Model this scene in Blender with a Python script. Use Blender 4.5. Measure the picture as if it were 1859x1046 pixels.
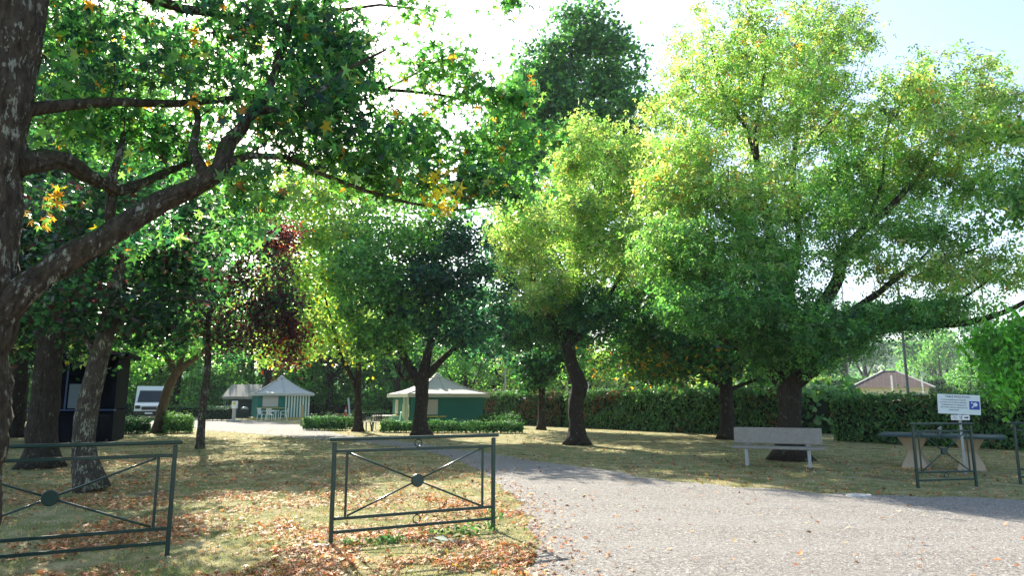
import bpy, math, random
import numpy as np
from mathutils import Vector, noise, Matrix
R = math.radians
random.seed(7); rng = np.random.default_rng(7)
S = bpy.context.scene
for o in list(bpy.data.objects): bpy.data.objects.remove(o)
COL = S.collection

# ------------------------------------------------------------ camera, sky, sun
EYE = 1.5; PITCH = R(9.3); FPX = 1239.0; CW, CH = 1859.0, 1046.0
cd = bpy.data.cameras.new('camera'); cam = bpy.data.objects.new('camera', cd); COL.objects.link(cam)
cd.sensor_width = 36; cd.lens = 36*FPX/CW; cd.clip_start = 0.05; cd.clip_end = 4000
cam.location = (0, 0, EYE); cam.rotation_euler = (R(90)+PITCH, 0, 0)
S.camera = cam
SUN_EL = R(33); SUN_AZ = R(-25)          # azimuth from +Y, negative = left
w = bpy.data.worlds.new("World"); S.world = w; w.use_nodes = True
nt = w.node_tree; nt.nodes.clear()
sky = nt.nodes.new('ShaderNodeTexSky'); sky.sky_type = 'NISHITA'; sky.sun_disc = False
sky.sun_elevation = SUN_EL; sky.sun_rotation = SUN_AZ; sky.air_density = 1.0; sky.dust_density = 1.5; sky.ozone_density = 1.0
bg = nt.nodes.new('ShaderNodeBackground'); bg.inputs[1].default_value = 0.12
wo = nt.nodes.new('ShaderNodeOutputWorld')
nt.links.new(sky.outputs[0], bg.inputs[0]); nt.links.new(bg.outputs[0], wo.inputs[0])
sd = bpy.data.lights.new('sun', 'SUN'); sd.energy = 5.0; sd.angle = R(0.5); sd.color = (1.0, 0.93, 0.80)
sun = bpy.data.objects.new('sun', sd); COL.objects.link(sun)
tosun = Vector((math.sin(SUN_AZ)*math.cos(SUN_EL), math.cos(SUN_AZ)*math.cos(SUN_EL), math.sin(SUN_EL)))
sun.rotation_euler = (-tosun).to_track_quat('-Z', 'Y').to_euler(); sun.location = tosun*60
S.view_settings.view_transform = 'Standard'; S.view_settings.look = 'None'
S.view_settings.exposure = 1.58; S.view_settings.gamma = 1; S.view_settings.use_curve_mapping = False
try:
    S.cycles.max_bounces = 7; S.cycles.diffuse_bounces = 4; S.cycles.transmission_bounces = 4
    S.cycles.transparent_max_bounces = 6; S.cycles.volume_bounces = 0
except Exception: pass

# ------------------------------------------------------------ pixel helpers (photo pixels -> real points)
ST, CT = math.sin(PITCH), math.cos(PITCH)
def ray(px, py):
    u = (px-CW/2)/FPX; v = (CH/2-py)/FPX
    return Vector((u, CT-v*ST, ST+v*CT))
def gp(px, py, z=0.0):
    d = ray(px, py); t = (z-EYE)/d.z
    return Vector((d.x*t, d.y*t, z))
def at(px, py, Y):
    d = ray(px, py); t = Y/d.y
    return Vector((d.x*t, Y, EYE+d.z*t))

# ------------------------------------------------------------ object helpers
def tag(o, label=None, cat=None, group=None, kind=None):
    if label: o['label'] = label
    if cat: o['category'] = cat
    if group: o['group'] = group
    if kind: o['kind'] = kind
    return o
def empty(name, loc, rz=0.0, label=None, cat=None, group=None):
    o = bpy.data.objects.new(name, None); COL.objects.link(o)
    o.location = loc; o.rotation_euler = (0, 0, rz); o.empty_display_size = 0.2
    return tag(o, label, cat, group)
def link(name, me, mat=None, parent=None):
    o = bpy.data.objects.new(name, me); COL.objects.link(o)
    if mat is not None: me.materials.append(mat)
    if parent is not None: o.parent = parent
    return o
def copy_tree(o, parent=None):
    c = o.copy(); COL.objects.link(c); c.parent = parent
    for ch in list(o.children): copy_tree(ch, c)
    return c

class MB:
    def __init__(s): s.v = []; s.f = []
    def add(s, vs, fs):
        n = len(s.v); s.v += [tuple(p) for p in vs]; s.f += [tuple(i+n for i in f) for f in fs]
        return s
    def box(s, c, d, rz=0.0, M=None, bev=0.0):
        x, y, z = d[0]/2, d[1]/2, d[2]/2
        if bev > 0:
            b = min(bev, x*.9, y*.9, z*.9)
            pts = []
            for sx in (-1, 1):
                for sy in (-1, 1):
                    for sz in (-1, 1):
                        pts += [Vector((sx*(x-b), sy*(y-b), sz*z)), Vector((sx*(x-b), sy*y, sz*(z-b))), Vector((sx*x, sy*(y-b), sz*(z-b)))]
            def ix(sx, sy, sz, k): return (((sx > 0)*2+(sy > 0))*2+(sz > 0))*3+k
            F = []
            for sz in (-1, 1): F.append([ix(-1,-1,sz,0), ix(1,-1,sz,0), ix(1,1,sz,0), ix(-1,1,sz,0)])
            for sy in (-1, 1): F.append([ix(-1,sy,-1,1), ix(1,sy,-1,1), ix(1,sy,1,1), ix(-1,sy,1,1)])
            for sx in (-1, 1): F.append([ix(sx,-1,-1,2), ix(sx,1,-1,2), ix(sx,1,1,2), ix(sx,-1,1,2)])
            for sy in (-1, 1):
                for sz in (-1, 1): F.append([ix(-1,sy,sz,0), ix(1,sy,sz,0), ix(1,sy,sz,1), ix(-1,sy,sz,1)])
            for sx in (-1, 1):
                for sz in (-1, 1): F.append([ix(sx,-1,sz,0), ix(sx,1,sz,0), ix(sx,1,sz,2), ix(sx,-1,sz,2)])
            for sx in (-1, 1):
                for sy in (-1, 1): F.append([ix(sx,sy,-1,1), ix(sx,sy,1,1), ix(sx,sy,1,2), ix(sx,sy,-1,2)])
            for sx in (-1, 1):
                for sy in (-1, 1):
                    for sz in (-1, 1): F.append([ix(sx,sy,sz,0), ix(sx,sy,sz,1), ix(sx,sy,sz,2)])
        else:
            pts = [Vector((sx*x, sy*y, sz*z)) for sx in (-1, 1) for sy in (-1, 1) for sz in (-1, 1)]
            F = [(0,1,3,2),(4,6,7,5),(0,4,5,1),(2,3,7,6),(0,2,6,4),(1,5,7,3)]
        m = Matrix.Rotation(rz, 3, 'Z')
        if M is not None: m = M
        return s.add([m @ p + Vector(c) for p in pts], F)
    def bar(s, a, b, w, h=None, bev=0.0, up=(0, 0, 1)):
        a, b = Vector(a), Vector(b); h = h or w; d = b-a; L = d.length; d.normalize()
        u = Vector(up)
        if abs(d.dot(u)) > .98: u = Vector((0, 1, 0))
        sx = d.cross(u).normalized(); uz = sx.cross(d).normalized()
        M = Matrix((sx, d, uz)).transposed()
        return s.box((a+b)/2, (w, L, h), M=M, bev=bev)
    def tube(s, pts, rad, n=8, caps=True, jit=0.0, seed=0, fine=False):
        pts = [Vector(p) for p in pts]
        if not hasattr(rad, '__len__'): rad = [rad]*len(pts)
        up = None; base = len(s.v); V = []
        for i, p in enumerate(pts):
            t = (pts[min(i+1, len(pts)-1)]-pts[max(i-1, 0)])
            if t.length < 1e-9: t = Vector((0, 0, 1))
            t.normalize()
            if up is None:
                up = Vector((1, 0, 0)) if abs(t.x) < .8 else Vector((0, 1, 0))
            a = (up-t*up.dot(t)).normalized(); up = a; b = t.cross(a)
            for k in range(n):
                th = 2*math.pi*k/n; rr = rad[i]
                dv = a*math.cos(th)+b*math.sin(th)
                if jit: rr *= 1+jit*noise.noise((p+dv*rad[i])*3.1+Vector((seed, 0, 0)))+jit*.5*noise.noise((p+dv*rad[i])*9)
                if fine:
                    s_ = p+dv*rad[i]; al = i*.05
                    c_ = abs(noise.noise(Vector((math.cos(th)*rad[i]*26, math.sin(th)*rad[i]*26, al*4.5+seed))))
                    rr += .020*min(1, c_*3.2)-.014+.006*noise.noise(s_*45)
                V.append(p+dv*rr)
        F = []
        for i in range(len(pts)-1):
            for k in range(n):
                F.append((i*n+k, i*n+(k+1) % n, (i+1)*n+(k+1) % n, (i+1)*n+k))
        if caps: F.append(tuple(range(n))[::-1]); F.append(tuple((len(pts)-1)*n+k for k in range(n)))
        return s.add(V, F)
    def lathe(s, prof, c=(0, 0, 0), n=16, sx=1, sy=1):
        V = []; F = []
        for r, z in prof:
            for k in range(n):
                th = 2*math.pi*k/n; V.append((c[0]+sx*r*math.cos(th), c[1]+sy*r*math.sin(th), c[2]+z))
        for i in range(len(prof)-1):
            for k in range(n): F.append((i*n+k, i*n+(k+1) % n, (i+1)*n+(k+1) % n, (i+1)*n+k))
        F.append(tuple(range(n))[::-1]); F.append(tuple((len(prof)-1)*n+k for k in range(n)))
        return s.add(V, F)
    def prism(s, poly, a, b, axis='x'):
        n = len(poly); V = []
        for q in (a, b):
            for (p0, p1) in poly:
                V.append((q, p0, p1) if axis == 'x' else ((p0, q, p1) if axis == 'y' else (p0, p1, q)))
        F = [tuple(range(n)), tuple(range(n, 2*n))[::-1]]+[(i, (i+1) % n, n+(i+1) % n, n+i) for i in range(n)]
        return s.add(V, F)
    def torus(s, c, r, t, ax='y', n=20, m=6):
        V = []; F = []
        for i in range(n):
            a = 2*math.pi*i/n
            for k in range(m):
                b = 2*math.pi*k/m; q = r+t*math.cos(b); h = t*math.sin(b)
                p = (q*math.cos(a), h, q*math.sin(a)) if ax == 'y' else ((h, q*math.cos(a), q*math.sin(a)) if ax == 'x' else (q*math.cos(a), q*math.sin(a), h))
                V.append((p[0]+c[0], p[1]+c[1], p[2]+c[2]))
        for i in range(n):
            for k in range(m): F.append((i*m+k, i*m+(k+1) % m, ((i+1) % n)*m+(k+1) % m, ((i+1) % n)*m+k))
        return s.add(V, F)
    def build(s, name, mat, parent=None, smooth=False):
        me = bpy.data.meshes.new(name); me.from_pydata(s.v, [], s.f); me.validate(); me.update()
        import bmesh
        bm = bmesh.new(); bm.from_mesh(me); bmesh.ops.recalc_face_normals(bm, faces=bm.faces); bm.to_mesh(me); bm.free()
        if smooth: me.polygons.foreach_set('use_smooth', [True]*len(me.polygons))
        return link(name, me, mat, parent)

# ------------------------------------------------------------ materials
def nodes(name):
    m = bpy.data.materials.new(name); m.use_nodes = True; t = m.node_tree; t.nodes.clear()
    out = t.nodes.new('ShaderNodeOutputMaterial'); return m, t, out
def N(t, typ, **kw):
    n = t.nodes.new(typ)
    for k, v in kw.items(): setattr(n, k, v)
    return n
def L(t, a, b): t.links.new(a, b)
def tnoise(t, vec, scale, detail=4, rough=.55):
    n = N(t, 'ShaderNodeTexNoise'); n.inputs['Scale'].default_value = scale; n.inputs['Detail'].default_value = detail
    n.inputs['Roughness'].default_value = rough
    if vec is not None: L(t, vec, n.inputs['Vector'])
    return n
def ramp(t, fac, stops):
    r = N(t, 'ShaderNodeValToRGB'); L(t, fac, r.inputs[0]); e = r.color_ramp.elements
    while len(e) < len(stops): e.new(.5)
    for i, (p, c) in enumerate(stops):
        e[i].position = p; e[i].color = (*c, 1) if len(c) == 3 else c
    return r
def mixc(t, fac, a, b):
    m = N(t, 'ShaderNodeMix', data_type='RGBA')
    if hasattr(fac, 'links'): L(t, fac, m.inputs[0])
    else: m.inputs[0].default_value = fac
    for i, x in ((6, a), (7, b)):
        if hasattr(x, 'links'): L(t, x, m.inputs[i])
        else: m.inputs[i].default_value = (*x, 1)
    return m.outputs[2]
def bumpn(t, h, strength, dist=.02):
    b = N(t, 'ShaderNodeBump'); b.inputs['Strength'].default_value = strength; b.inputs['Distance'].default_value = dist
    L(t, h, b.inputs['Height']); return b.outputs[0]
def simple(name, col, rough=.6, metal=0.0, var=.25, scale=8, bump=.15, bscale=60, spec=.5, dirt=None):
    m, t, out = nodes(name); p = N(t, 'ShaderNodeBsdfPrincipled'); tc = N(t, 'ShaderNodeTexCoord')
    n1 = tnoise(t, tc.outputs['Object'], scale, 5)
    lo = tuple(c*(1-var) for c in col); hi = tuple(min(1, c*(1+var)) for c in col)
    c = mixc(t, n1.outputs[0], lo, hi)
    if dirt:
        n3 = tnoise(t, tc.outputs['Object'], scale*2.3, 6, .7)
        r = ramp(t, n3.outputs[0], [(.55, (0, 0, 0)), (.72, (1, 1, 1))]); c = mixc(t, r.outputs[0], c, dirt)
    L(t, c, p.inputs['Base Color']); p.inputs['Roughness'].default_value = rough; p.inputs['Metallic'].default_value = metal
    p.inputs['Specular IOR Level'].default_value = spec
    if bump:
        n2 = tnoise(t, tc.outputs['Object'], bscale, 3); L(t, bumpn(t, n2.outputs[0], bump, .01), p.inputs['Normal'])
    L(t, p.outputs[0], out.inputs[0]); return m
def leafmat(name, trans=.55, gain=(1.8, 2.1, .95), rough=.36, spec=.6):
    m, t, out = nodes(name); a = N(t, 'ShaderNodeAttribute', attribute_name='leafcol')
    p = N(t, 'ShaderNodeBsdfPrincipled'); p.inputs['Roughness'].default_value = rough; p.inputs['Specular IOR Level'].default_value = spec
    L(t, a.outputs['Color'], p.inputs['Base Color'])
    tr = N(t, 'ShaderNodeBsdfTranslucent'); mm = N(t, 'ShaderNodeMix', data_type='RGBA', blend_type='MULTIPLY'); mm.inputs[0].default_value = 1
    L(t, a.outputs['Color'], mm.inputs[6]); mm.inputs[7].default_value = (*gain, 1); L(t, mm.outputs[2], tr.inputs[0])
    mx = N(t, 'ShaderNodeMixShader'); mx.inputs[0].default_value = trans
    L(t, p.outputs[0], mx.inputs[1]); L(t, tr.outputs[0], mx.inputs[2]); L(t, mx.outputs[0], out.inputs[0]); return m
M_LEAF = leafmat('leaf'); M_DRY = leafmat('dry_leaf', .25, (1.3, 1.1, .8), .6, .3); M_HEDGE = leafmat('hedge_leaf', .3, (1.5, 1.7, .7), .6, .3)
M_GRASS = leafmat('grass_blade', .35, (1.3, 1.3, .8), .7, .2)

def barkmat(name, dark, light, lichen=.5, lcol=(.33, .36, .30), moss=0.0, scale=1.0):
    m, t, out = nodes(name); p = N(t, 'ShaderNodeBsdfPrincipled'); tc = N(t, 'ShaderNodeTexCoord')
    mp = N(t, 'ShaderNodeMapping'); mp.inputs['Scale'].default_value = (1, 1, .28); L(t, tc.outputs['Object'], mp.inputs[0])
    n1 = tnoise(t, mp.outputs[0], 22*scale, 7, .7)
    c = mixc(t, ramp(t, n1.outputs[0], [(.35, (0, 0, 0)), (.65, (1, 1, 1))]).outputs[0], dark, light)
    n2a = tnoise(t, tc.outputs['Object'], 5*scale, 6, .7); n2b = tnoise(t, mp.outputs[0], 34*scale, 5, .7); n2 = N(t, 'ShaderNodeMix', data_type='FLOAT'); n2.inputs[0].default_value = .5; L(t, n2a.outputs[0], n2.inputs[2]); L(t, n2b.outputs[0], n2.inputs[3])
    lo = .62-lichen*.16
    r = ramp(t, n2.outputs[0], [(lo-.01, (0, 0, 0)), (lo+.04, (1, 1, 1))]); c = mixc(t, r.outputs[0], c, lcol)
    if moss:
        g = N(t, 'ShaderNodeNewGeometry'); sx = N(t, 'ShaderNodeSeparateXYZ'); L(t, g.outputs['Normal'], sx.inputs[0])
        n3 = tnoise(t, tc.outputs['Object'], 7, 5, .6)
        ad = N(t, 'ShaderNodeMath', operation='MULTIPLY_ADD'); L(t, sx.outputs[2], ad.inputs[0]); ad.inputs[1].default_value = .45; L(t, n3.outputs[0], ad.inputs[2])
        rr = ramp(t, ad.outputs[0], [(.72, (0, 0, 0)), (.84, (moss, moss, moss))]); c = mixc(t, rr.outputs[0], c, (.035, .06, .01))
    L(t, c, p.inputs['Base Color']); p.inputs['Roughness'].default_value = .9; p.inputs['Specular IOR Level'].default_value = .2
    v = N(t, 'ShaderNodeTexVoronoi', feature='DISTANCE_TO_EDGE'); v.inputs['Scale'].default_value = 14*scale; L(t, mp.outputs[0], v.inputs['Vector'])
    ad = N(t, 'ShaderNodeMath', operation='ADD'); L(t, n1.outputs[0], ad.inputs[0]); L(t, v.outputs[0], ad.inputs[1])
    L(t, bumpn(t, ad.outputs[0], .9, .035), p.inputs['Normal']); L(t, p.outputs[0], out.inputs[0]); return m
M_BARK_FG = barkmat('bark_near', (.018, .013, .010), (.075, .060, .045), .42, (.24, .25, .21), .9)
M_BARK_LI = barkmat('bark_lichen', (.03, .024, .019), (.085, .07, .055), .52, (.26, .27, .19))
M_BARK = barkmat('bark', (.016, .012, .009), (.055, .043, .032), .25, (.2, .22, .16))
M_BARK_W = barkmat('bark_warm', (.07, .045, .03), (.20, .14, .09), .2, (.25, .25, .18))

def groundmat():
    m, t, out = nodes('lawn'); p = N(t, 'ShaderNodeBsdfPrincipled'); g = N(t, 'ShaderNodeNewGeometry'); P = g.outputs['Position']
    n1 = tnoise(t, P, .35, 5, .6); n2 = tnoise(t, P, 2.3, 6, .65); n3 = tnoise(t, P, 45, 4, .7); n4 = tnoise(t, P, .9, 6, .6)
    c = mixc(t, ramp(t, n3.outputs[0], [(.32, (0, 0, 0)), (.68, (1, 1, 1))]).outputs[0], (.30, .24, .13), (.62, .53, .31))
    gr = mixc(t, ramp(t, n3.outputs[0], [(.35, (0, 0, 0)), (.65, (1, 1, 1))]).outputs[0], (.13, .15, .055), (.30, .31, .13))
    c = mixc(t, ramp(t, n2.outputs[0], [(.36, (0, 0, 0)), (.58, (1, 1, 1))]).outputs[0], c, gr)
    c = mixc(t, ramp(t, n4.outputs[0], [(.56, (0, 0, 0)), (.66, (.8, .8, .8))]).outputs[0], c, (.14, .095, .06))
    L(t, c, p.inputs['Base Color']); p.inputs['Roughness'].default_value = 1; p.inputs['Specular IOR Level'].default_value = .1
    L(t, bumpn(t, n3.outputs[0], .8, .05), p.inputs['Normal']); L(t, p.outputs[0], out.inputs[0]); return m
def gravelmat():
    m, t, out = nodes('gravel'); p = N(t, 'ShaderNodeBsdfPrincipled'); g = N(t, 'ShaderNodeNewGeometry'); P = g.outputs['Position']
    v = N(t, 'ShaderNodeTexVoronoi'); v.inputs['Scale'].default_value = 55; L(t, P, v.inputs['Vector'])
    v2 = N(t, 'ShaderNodeTexVoronoi'); v2.inputs['Scale'].default_value = 130; L(t, P, v2.inputs['Vector'])
    sp = N(t, 'ShaderNodeSeparateColor'); L(t, v.outputs['Color'], sp.inputs[0])
    c = ramp(t, sp.outputs[0], [(0, (.13, .125, .118)), (.5, (.295, .27, .245)), (.85, (.40, .37, .335)), (1, (.58, .55, .50))]).outputs[0]
    n1 = tnoise(t, P, .5, 5, .6); n2 = tnoise(t, P, 3, 6, .7); n3 = tnoise(t, P, 200, 3, .7)
    c = mixc(t, ramp(t, n2.outputs[0], [(.45, (0, 0, 0)), (.7, (.55, .45, .45))]).outputs[0], c, (.34, .30, .26))
    c = mixc(t, ramp(t, n1.outputs[0], [(.5, (0, 0, 0)), (.7, (.5, .5, .5))]).outputs[0], c, (.30, .28, .26))
    mp = N(t, 'ShaderNodeMapping'); mp.inputs['Rotation'].default_value = (0, 0, R(-38)); mp.inputs['Scale'].default_value = (.12, 1.1, 1); L(t, P, mp.inputs[0]); n5 = tnoise(t, mp.outputs[0], .9, 4, .5)
    c = mixc(t, ramp(t, n5.outputs[0], [(.5, (0, 0, 0)), (.62, (.3, .3, .3))]).outputs[0], c, (.38, .365, .345))
    L(t, c, p.inputs['Base Color']); p.inputs['Roughness'].default_value = .9; p.inputs['Specular IOR Level'].default_value = .25
    ad = N(t, 'ShaderNodeMath', operation='ADD'); L(t, v.outputs[0], ad.inputs[0]); L(t, v2.outputs[0], ad.inputs[1])
    ad2 = N(t, 'ShaderNodeMath', operation='ADD'); L(t, ad.outputs[0], ad2.inputs[0]); L(t, n3.outputs[0], ad2.inputs[1])
    L(t, bumpn(t, ad2.outputs[0], .8, .02), p.inputs['Normal']); L(t, p.outputs[0], out.inputs[0]); return m
M_GROUND = groundmat(); M_GRAVEL = gravelmat()
M_GREEN = simple('green_paint', (.007, .036, .031), .32, 0, .3, 6, .1, 30, .5, dirt=(.015, .045, .038))
M_CONC = simple('bench_concrete', (.30, .27, .235), .9, 0, .3, 10, .6, 90, .3, dirt=(.17, .155, .13))
M_CREAMC = simple('cream_concrete', (.46, .36, .25), .8, 0, .12, 9, .3, 70, .3)
M_TOPT = simple('table_top_blue', (.05, .085, .085), .9, 0, .25, 5, .1, 50, .15)
M_METAL = simple('galvanised', (.32, .34, .34), .45, .6, .15, 20, .1, 60)
M_SIGN = simple('sign_white', (.66, .72, .72), .5, 0, .04, 5, 0)
M_INK = simple('sign_ink', (.04, .06, .10), .6, 0, .1, 5, 0)
M_BLUE = simple('sign_blue', (.015, .05, .32), .5, 0, .1, 5, 0)
M_TEAL = simple('teal_canvas', (.008, .16, .135), .75, 0, .18, 2, .3, 12)
M_CANVAS = simple('grey_canvas', (.52, .50, .46), .8, 0, .12, 2, .35, 9)
M_TENT = simple('tent_canvas', (.30, .28, .24), .85, 0, .15, 2, .3, 9)
M_SHUT = simple('shutter', (.52, .48, .44), .7, 0, .08, 4, .1, 30)
M_YEL = simple('yellow_wood', (.55, .40, .12), .7, 0, .15, 8, .1, 30)
M_WHITE = simple('white_plastic', (.78, .78, .76), .4, 0, .06, 4, 0)
M_BLACK = simple('black_plastic', (.015, .015, .017), .4, 0, .2, 4, 0)
M_GLASS = simple('dark_glass', (.02, .03, .035), .08, 0, .2, 3, 0)
M_VANW = simple('van_white', (.75, .77, .78), .25, 0, .04, 2, 0)
M_RUB = simple('rubber', (.02, .02, .02), .8, 0, .2, 8, .2, 40)
M_SHED = simple('shed_dark', (.003, .004, .009), .9, 0, .3, 3, .2, 20, .15)
M_SHEDB = simple('shed_blue_paint', (.012, .045, .14), .45, 0, .2, 3, .1, 20)
M_PANEL = simple('shed_grey_panel', (.10, .14, .17), .5, 0, .1, 5, .1, 20)
M_WOOD = simple('weathered_wood', (.30, .26, .20), .9, 0, .25, 12, .4, 50)
M_ORANGE = simple('cone_red', (.70, .05, .02), .5, 0, .1, 4, 0)
M_CREAMW = simple('cream_render', (.62, .56, .36), .9, 0, .06, 2, .2, 40)
M_STONE = simple('grey_stone', (.42, .41, .39), .9, 0, .2, 12, .5, 60)
M_CUT = simple('cut_wood', (.42, .22, .12), .8, 0, .2, 20, .3, 60)

def rooftile():
    m, t, out = nodes('brown_roof_tiles'); p = N(t, 'ShaderNodeBsdfPrincipled'); tc = N(t, 'ShaderNodeTexCoord')
    b = N(t, 'ShaderNodeTexBrick'); L(t, tc.outputs['Object'], b.inputs['Vector']); b.inputs['Scale'].default_value = 3
    b.inputs['Color1'].default_value = (.06, .042, .036, 1); b.inputs['Color2'].default_value = (.09, .06, .052, 1); b.inputs['Mortar'].default_value = (.06, .035, .03, 1)
    L(t, b.outputs[0], p.inputs['Base Color']); p.inputs['Roughness'].default_value = .9; L(t, p.outputs[0], out.inputs[0]); return m
def stripes():
    m, t, out = nodes('striped_canvas'); p = N(t, 'ShaderNodeBsdfPrincipled'); tc = N(t, 'ShaderNodeTexCoord')
    sp = N(t, 'ShaderNodeSeparateXYZ'); L(t, tc.outputs['Object'], sp.inputs[0])
    ad = N(t, 'ShaderNodeMath', operation='ADD'); L(t, sp.outputs[0], ad.inputs[0]); L(t, sp.outputs[1], ad.inputs[1])
    mu = N(t, 'ShaderNodeMath', operation='MULTIPLY'); L(t, ad.outputs[0], mu.inputs[0]); mu.inputs[1].default_value = 4.6
    fr = N(t, 'ShaderNodeMath', operation='FRACT'); L(t, mu.outputs[0], fr.inputs[0])
    r = ramp(t, fr.outputs[0], [(.0, (.70, .70, .62)), (.5, (.02, .16, .14))]); r.color_ramp.interpolation = 'CONSTANT'
    L(t, r.outputs[0], p.inputs['Base Color']); p.inputs['Roughness'].default_value = .8; L(t, p.outputs[0], out.inputs[0]); return m
M_TILE = rooftile(); M_STRIPE = stripes()

# ------------------------------------------------------------ leaf geometry
def star_template(n=5):
    V = [(0, 0, 0)]; F = []
    ang = [90, 22, 158, -42, 222]; ang = sorted(ang); ln = {90: .62, 22: .55, 158: .55, -42: .40, 222: .40}
    outer = []
    for i, a in enumerate(ang):
        b = ang[(i+1) % 5]+(360 if i == 4 else 0)
        outer.append((ln[a], a)); outer.append((.20 if i < 4 else .10, (a+b)/2))
    for r, a in outer: V.append((r*math.cos(R(a)), r*math.sin(R(a)), -r*r*.45))
    for i in range(len(outer)): F.append((0, 1+i, 1+(i+1) % len(outer)))
    return np.array(V), np.array(F)
def rhomb(wd=.30, fold=.07, bend=-.06):
    return np.array([(0, -.5, 0), (wd, -.02, fold), (0, .5, bend), (-wd, -.02, fold)]), np.array([(0, 1, 2), (0, 2, 3)])
def triple():
    V, F = rhomb(.24, .06, -.10); V = V.copy(); V[:, 1] += .5
    Vs, Fs = [], []
    for k, (a, s, oy) in enumerate(((0, .62, .25), (58, .52, .0), (-60, .52, .0))):
        c, s_ = math.cos(R(a)), math.sin(R(a)); W = V*s
        W = np.stack([W[:, 0]*c-W[:, 1]*s_, W[:, 0]*s_+W[:, 1]*c+oy-.35, W[:, 2]], 1)
        Vs.append(W); Fs.append(F+4*k)
    return np.concatenate(Vs), np.concatenate(Fs)
def five():
    V = np.array([(0, -.35, 0), (.32, -.2, .04), (.45, .15, -.03), (.15, .2, .03), (0, .55, -.08), (-.15, .2, .03), (-.45, .15, -.03), (-.32, -.2, .04)])
    F = np.array([(0, 1, 3), (1, 2, 3), (0, 3, 5), (3, 4, 5), (0, 5, 7), (5, 6, 7)]); return V, F
T_STAR = star_template(); T_OV = rhomb(); T_TRI = triple(); T_FIVE = five(); T_BIG = rhomb(.42, .1, -.1)
T_FROND = rhomb(.22, .03, -.1)
def leaves_mesh(name, C, size, tmpl, cols, mat, parent=None, up=.6, droop=0.0, nrm=None, flatn=.7, smin=.7, origin=Vector((0, 0, 0)), dirs=None, curl=None):
    C = np.asarray(C)-np.array(origin); n = len(C); V, F = tmpl; k = len(V)
    nv = rng.normal(size=(n, 3))*flatn; nv[:, 2] += up
    if nrm is not None: nv += nrm
    nv /= np.linalg.norm(nv, axis=1, keepdims=True)
    d = rng.normal(size=(n, 3)); d[:, 2] -= droop*1.5
    if dirs is not None: d = d*.45+dirs
    d -= nv*np.sum(d*nv, 1, keepdims=True); d /= np.linalg.norm(d, axis=1, keepdims=True)+1e-9
    x = np.cross(d, nv); sz = size*rng.uniform(smin, 1.3, n)
    z = V[None, :, 2].repeat(n, 0)
    if curl is not None: z = z*rng.uniform(curl[0], curl[1], (n, 1))
    P = C[:, None, :]+sz[:, None, None]*(V[None, :, 0:1]*x[:, None, :]+V[None, :, 1:2]*d[:, None, :]+z[:, :, None]*nv[:, None, :])
    P = P.reshape(-1, 3); FF = (F[None]+(np.arange(n)*k)[:, None, None]).reshape(-1, 3)
    me = bpy.data.meshes.new(name); me.vertices.add(len(P)); me.vertices.foreach_set('co', P.astype(np.float32).ravel())
    me.loops.add(FF.size); me.loops.foreach_set('vertex_index', FF.ravel().astype(np.int32))
    me.polygons.add(len(FF)); me.polygons.foreach_set('loop_start', np.arange(0, FF.size, 3, dtype=np.int32))
    try: me.polygons.foreach_set('loop_total', np.full(len(FF), 3, dtype=np.int32))
    except Exception: pass
    me.update(calc_edges=True)
    at_ = me.attributes.new('leafcol', 'FLOAT_COLOR', 'POINT'); cc = np.ones((n, k, 4), np.float32); cc[:, :, :3] = np.asarray(cols)[:, None, :]
    at_.data.foreach_set('color', cc.ravel())
    return link(name, me, mat, parent)
DG = (.035, .115, .055); MG = (.065, .185, .065); FG = (.12, .26, .08); LIME = (.20, .34, .11); YL = (.32, .38, .14); YE = (.62, .42, .04)
OR = (.52, .20, .03); RD = (.35, .05, .02); BR = (.22, .10, .04); PU = (.055, .016, .028); PR = (.14, .022, .035); BG = (.014, .060, .055); BG2 = (.028, .095, .085); TN = (.45, .34, .14)
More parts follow.
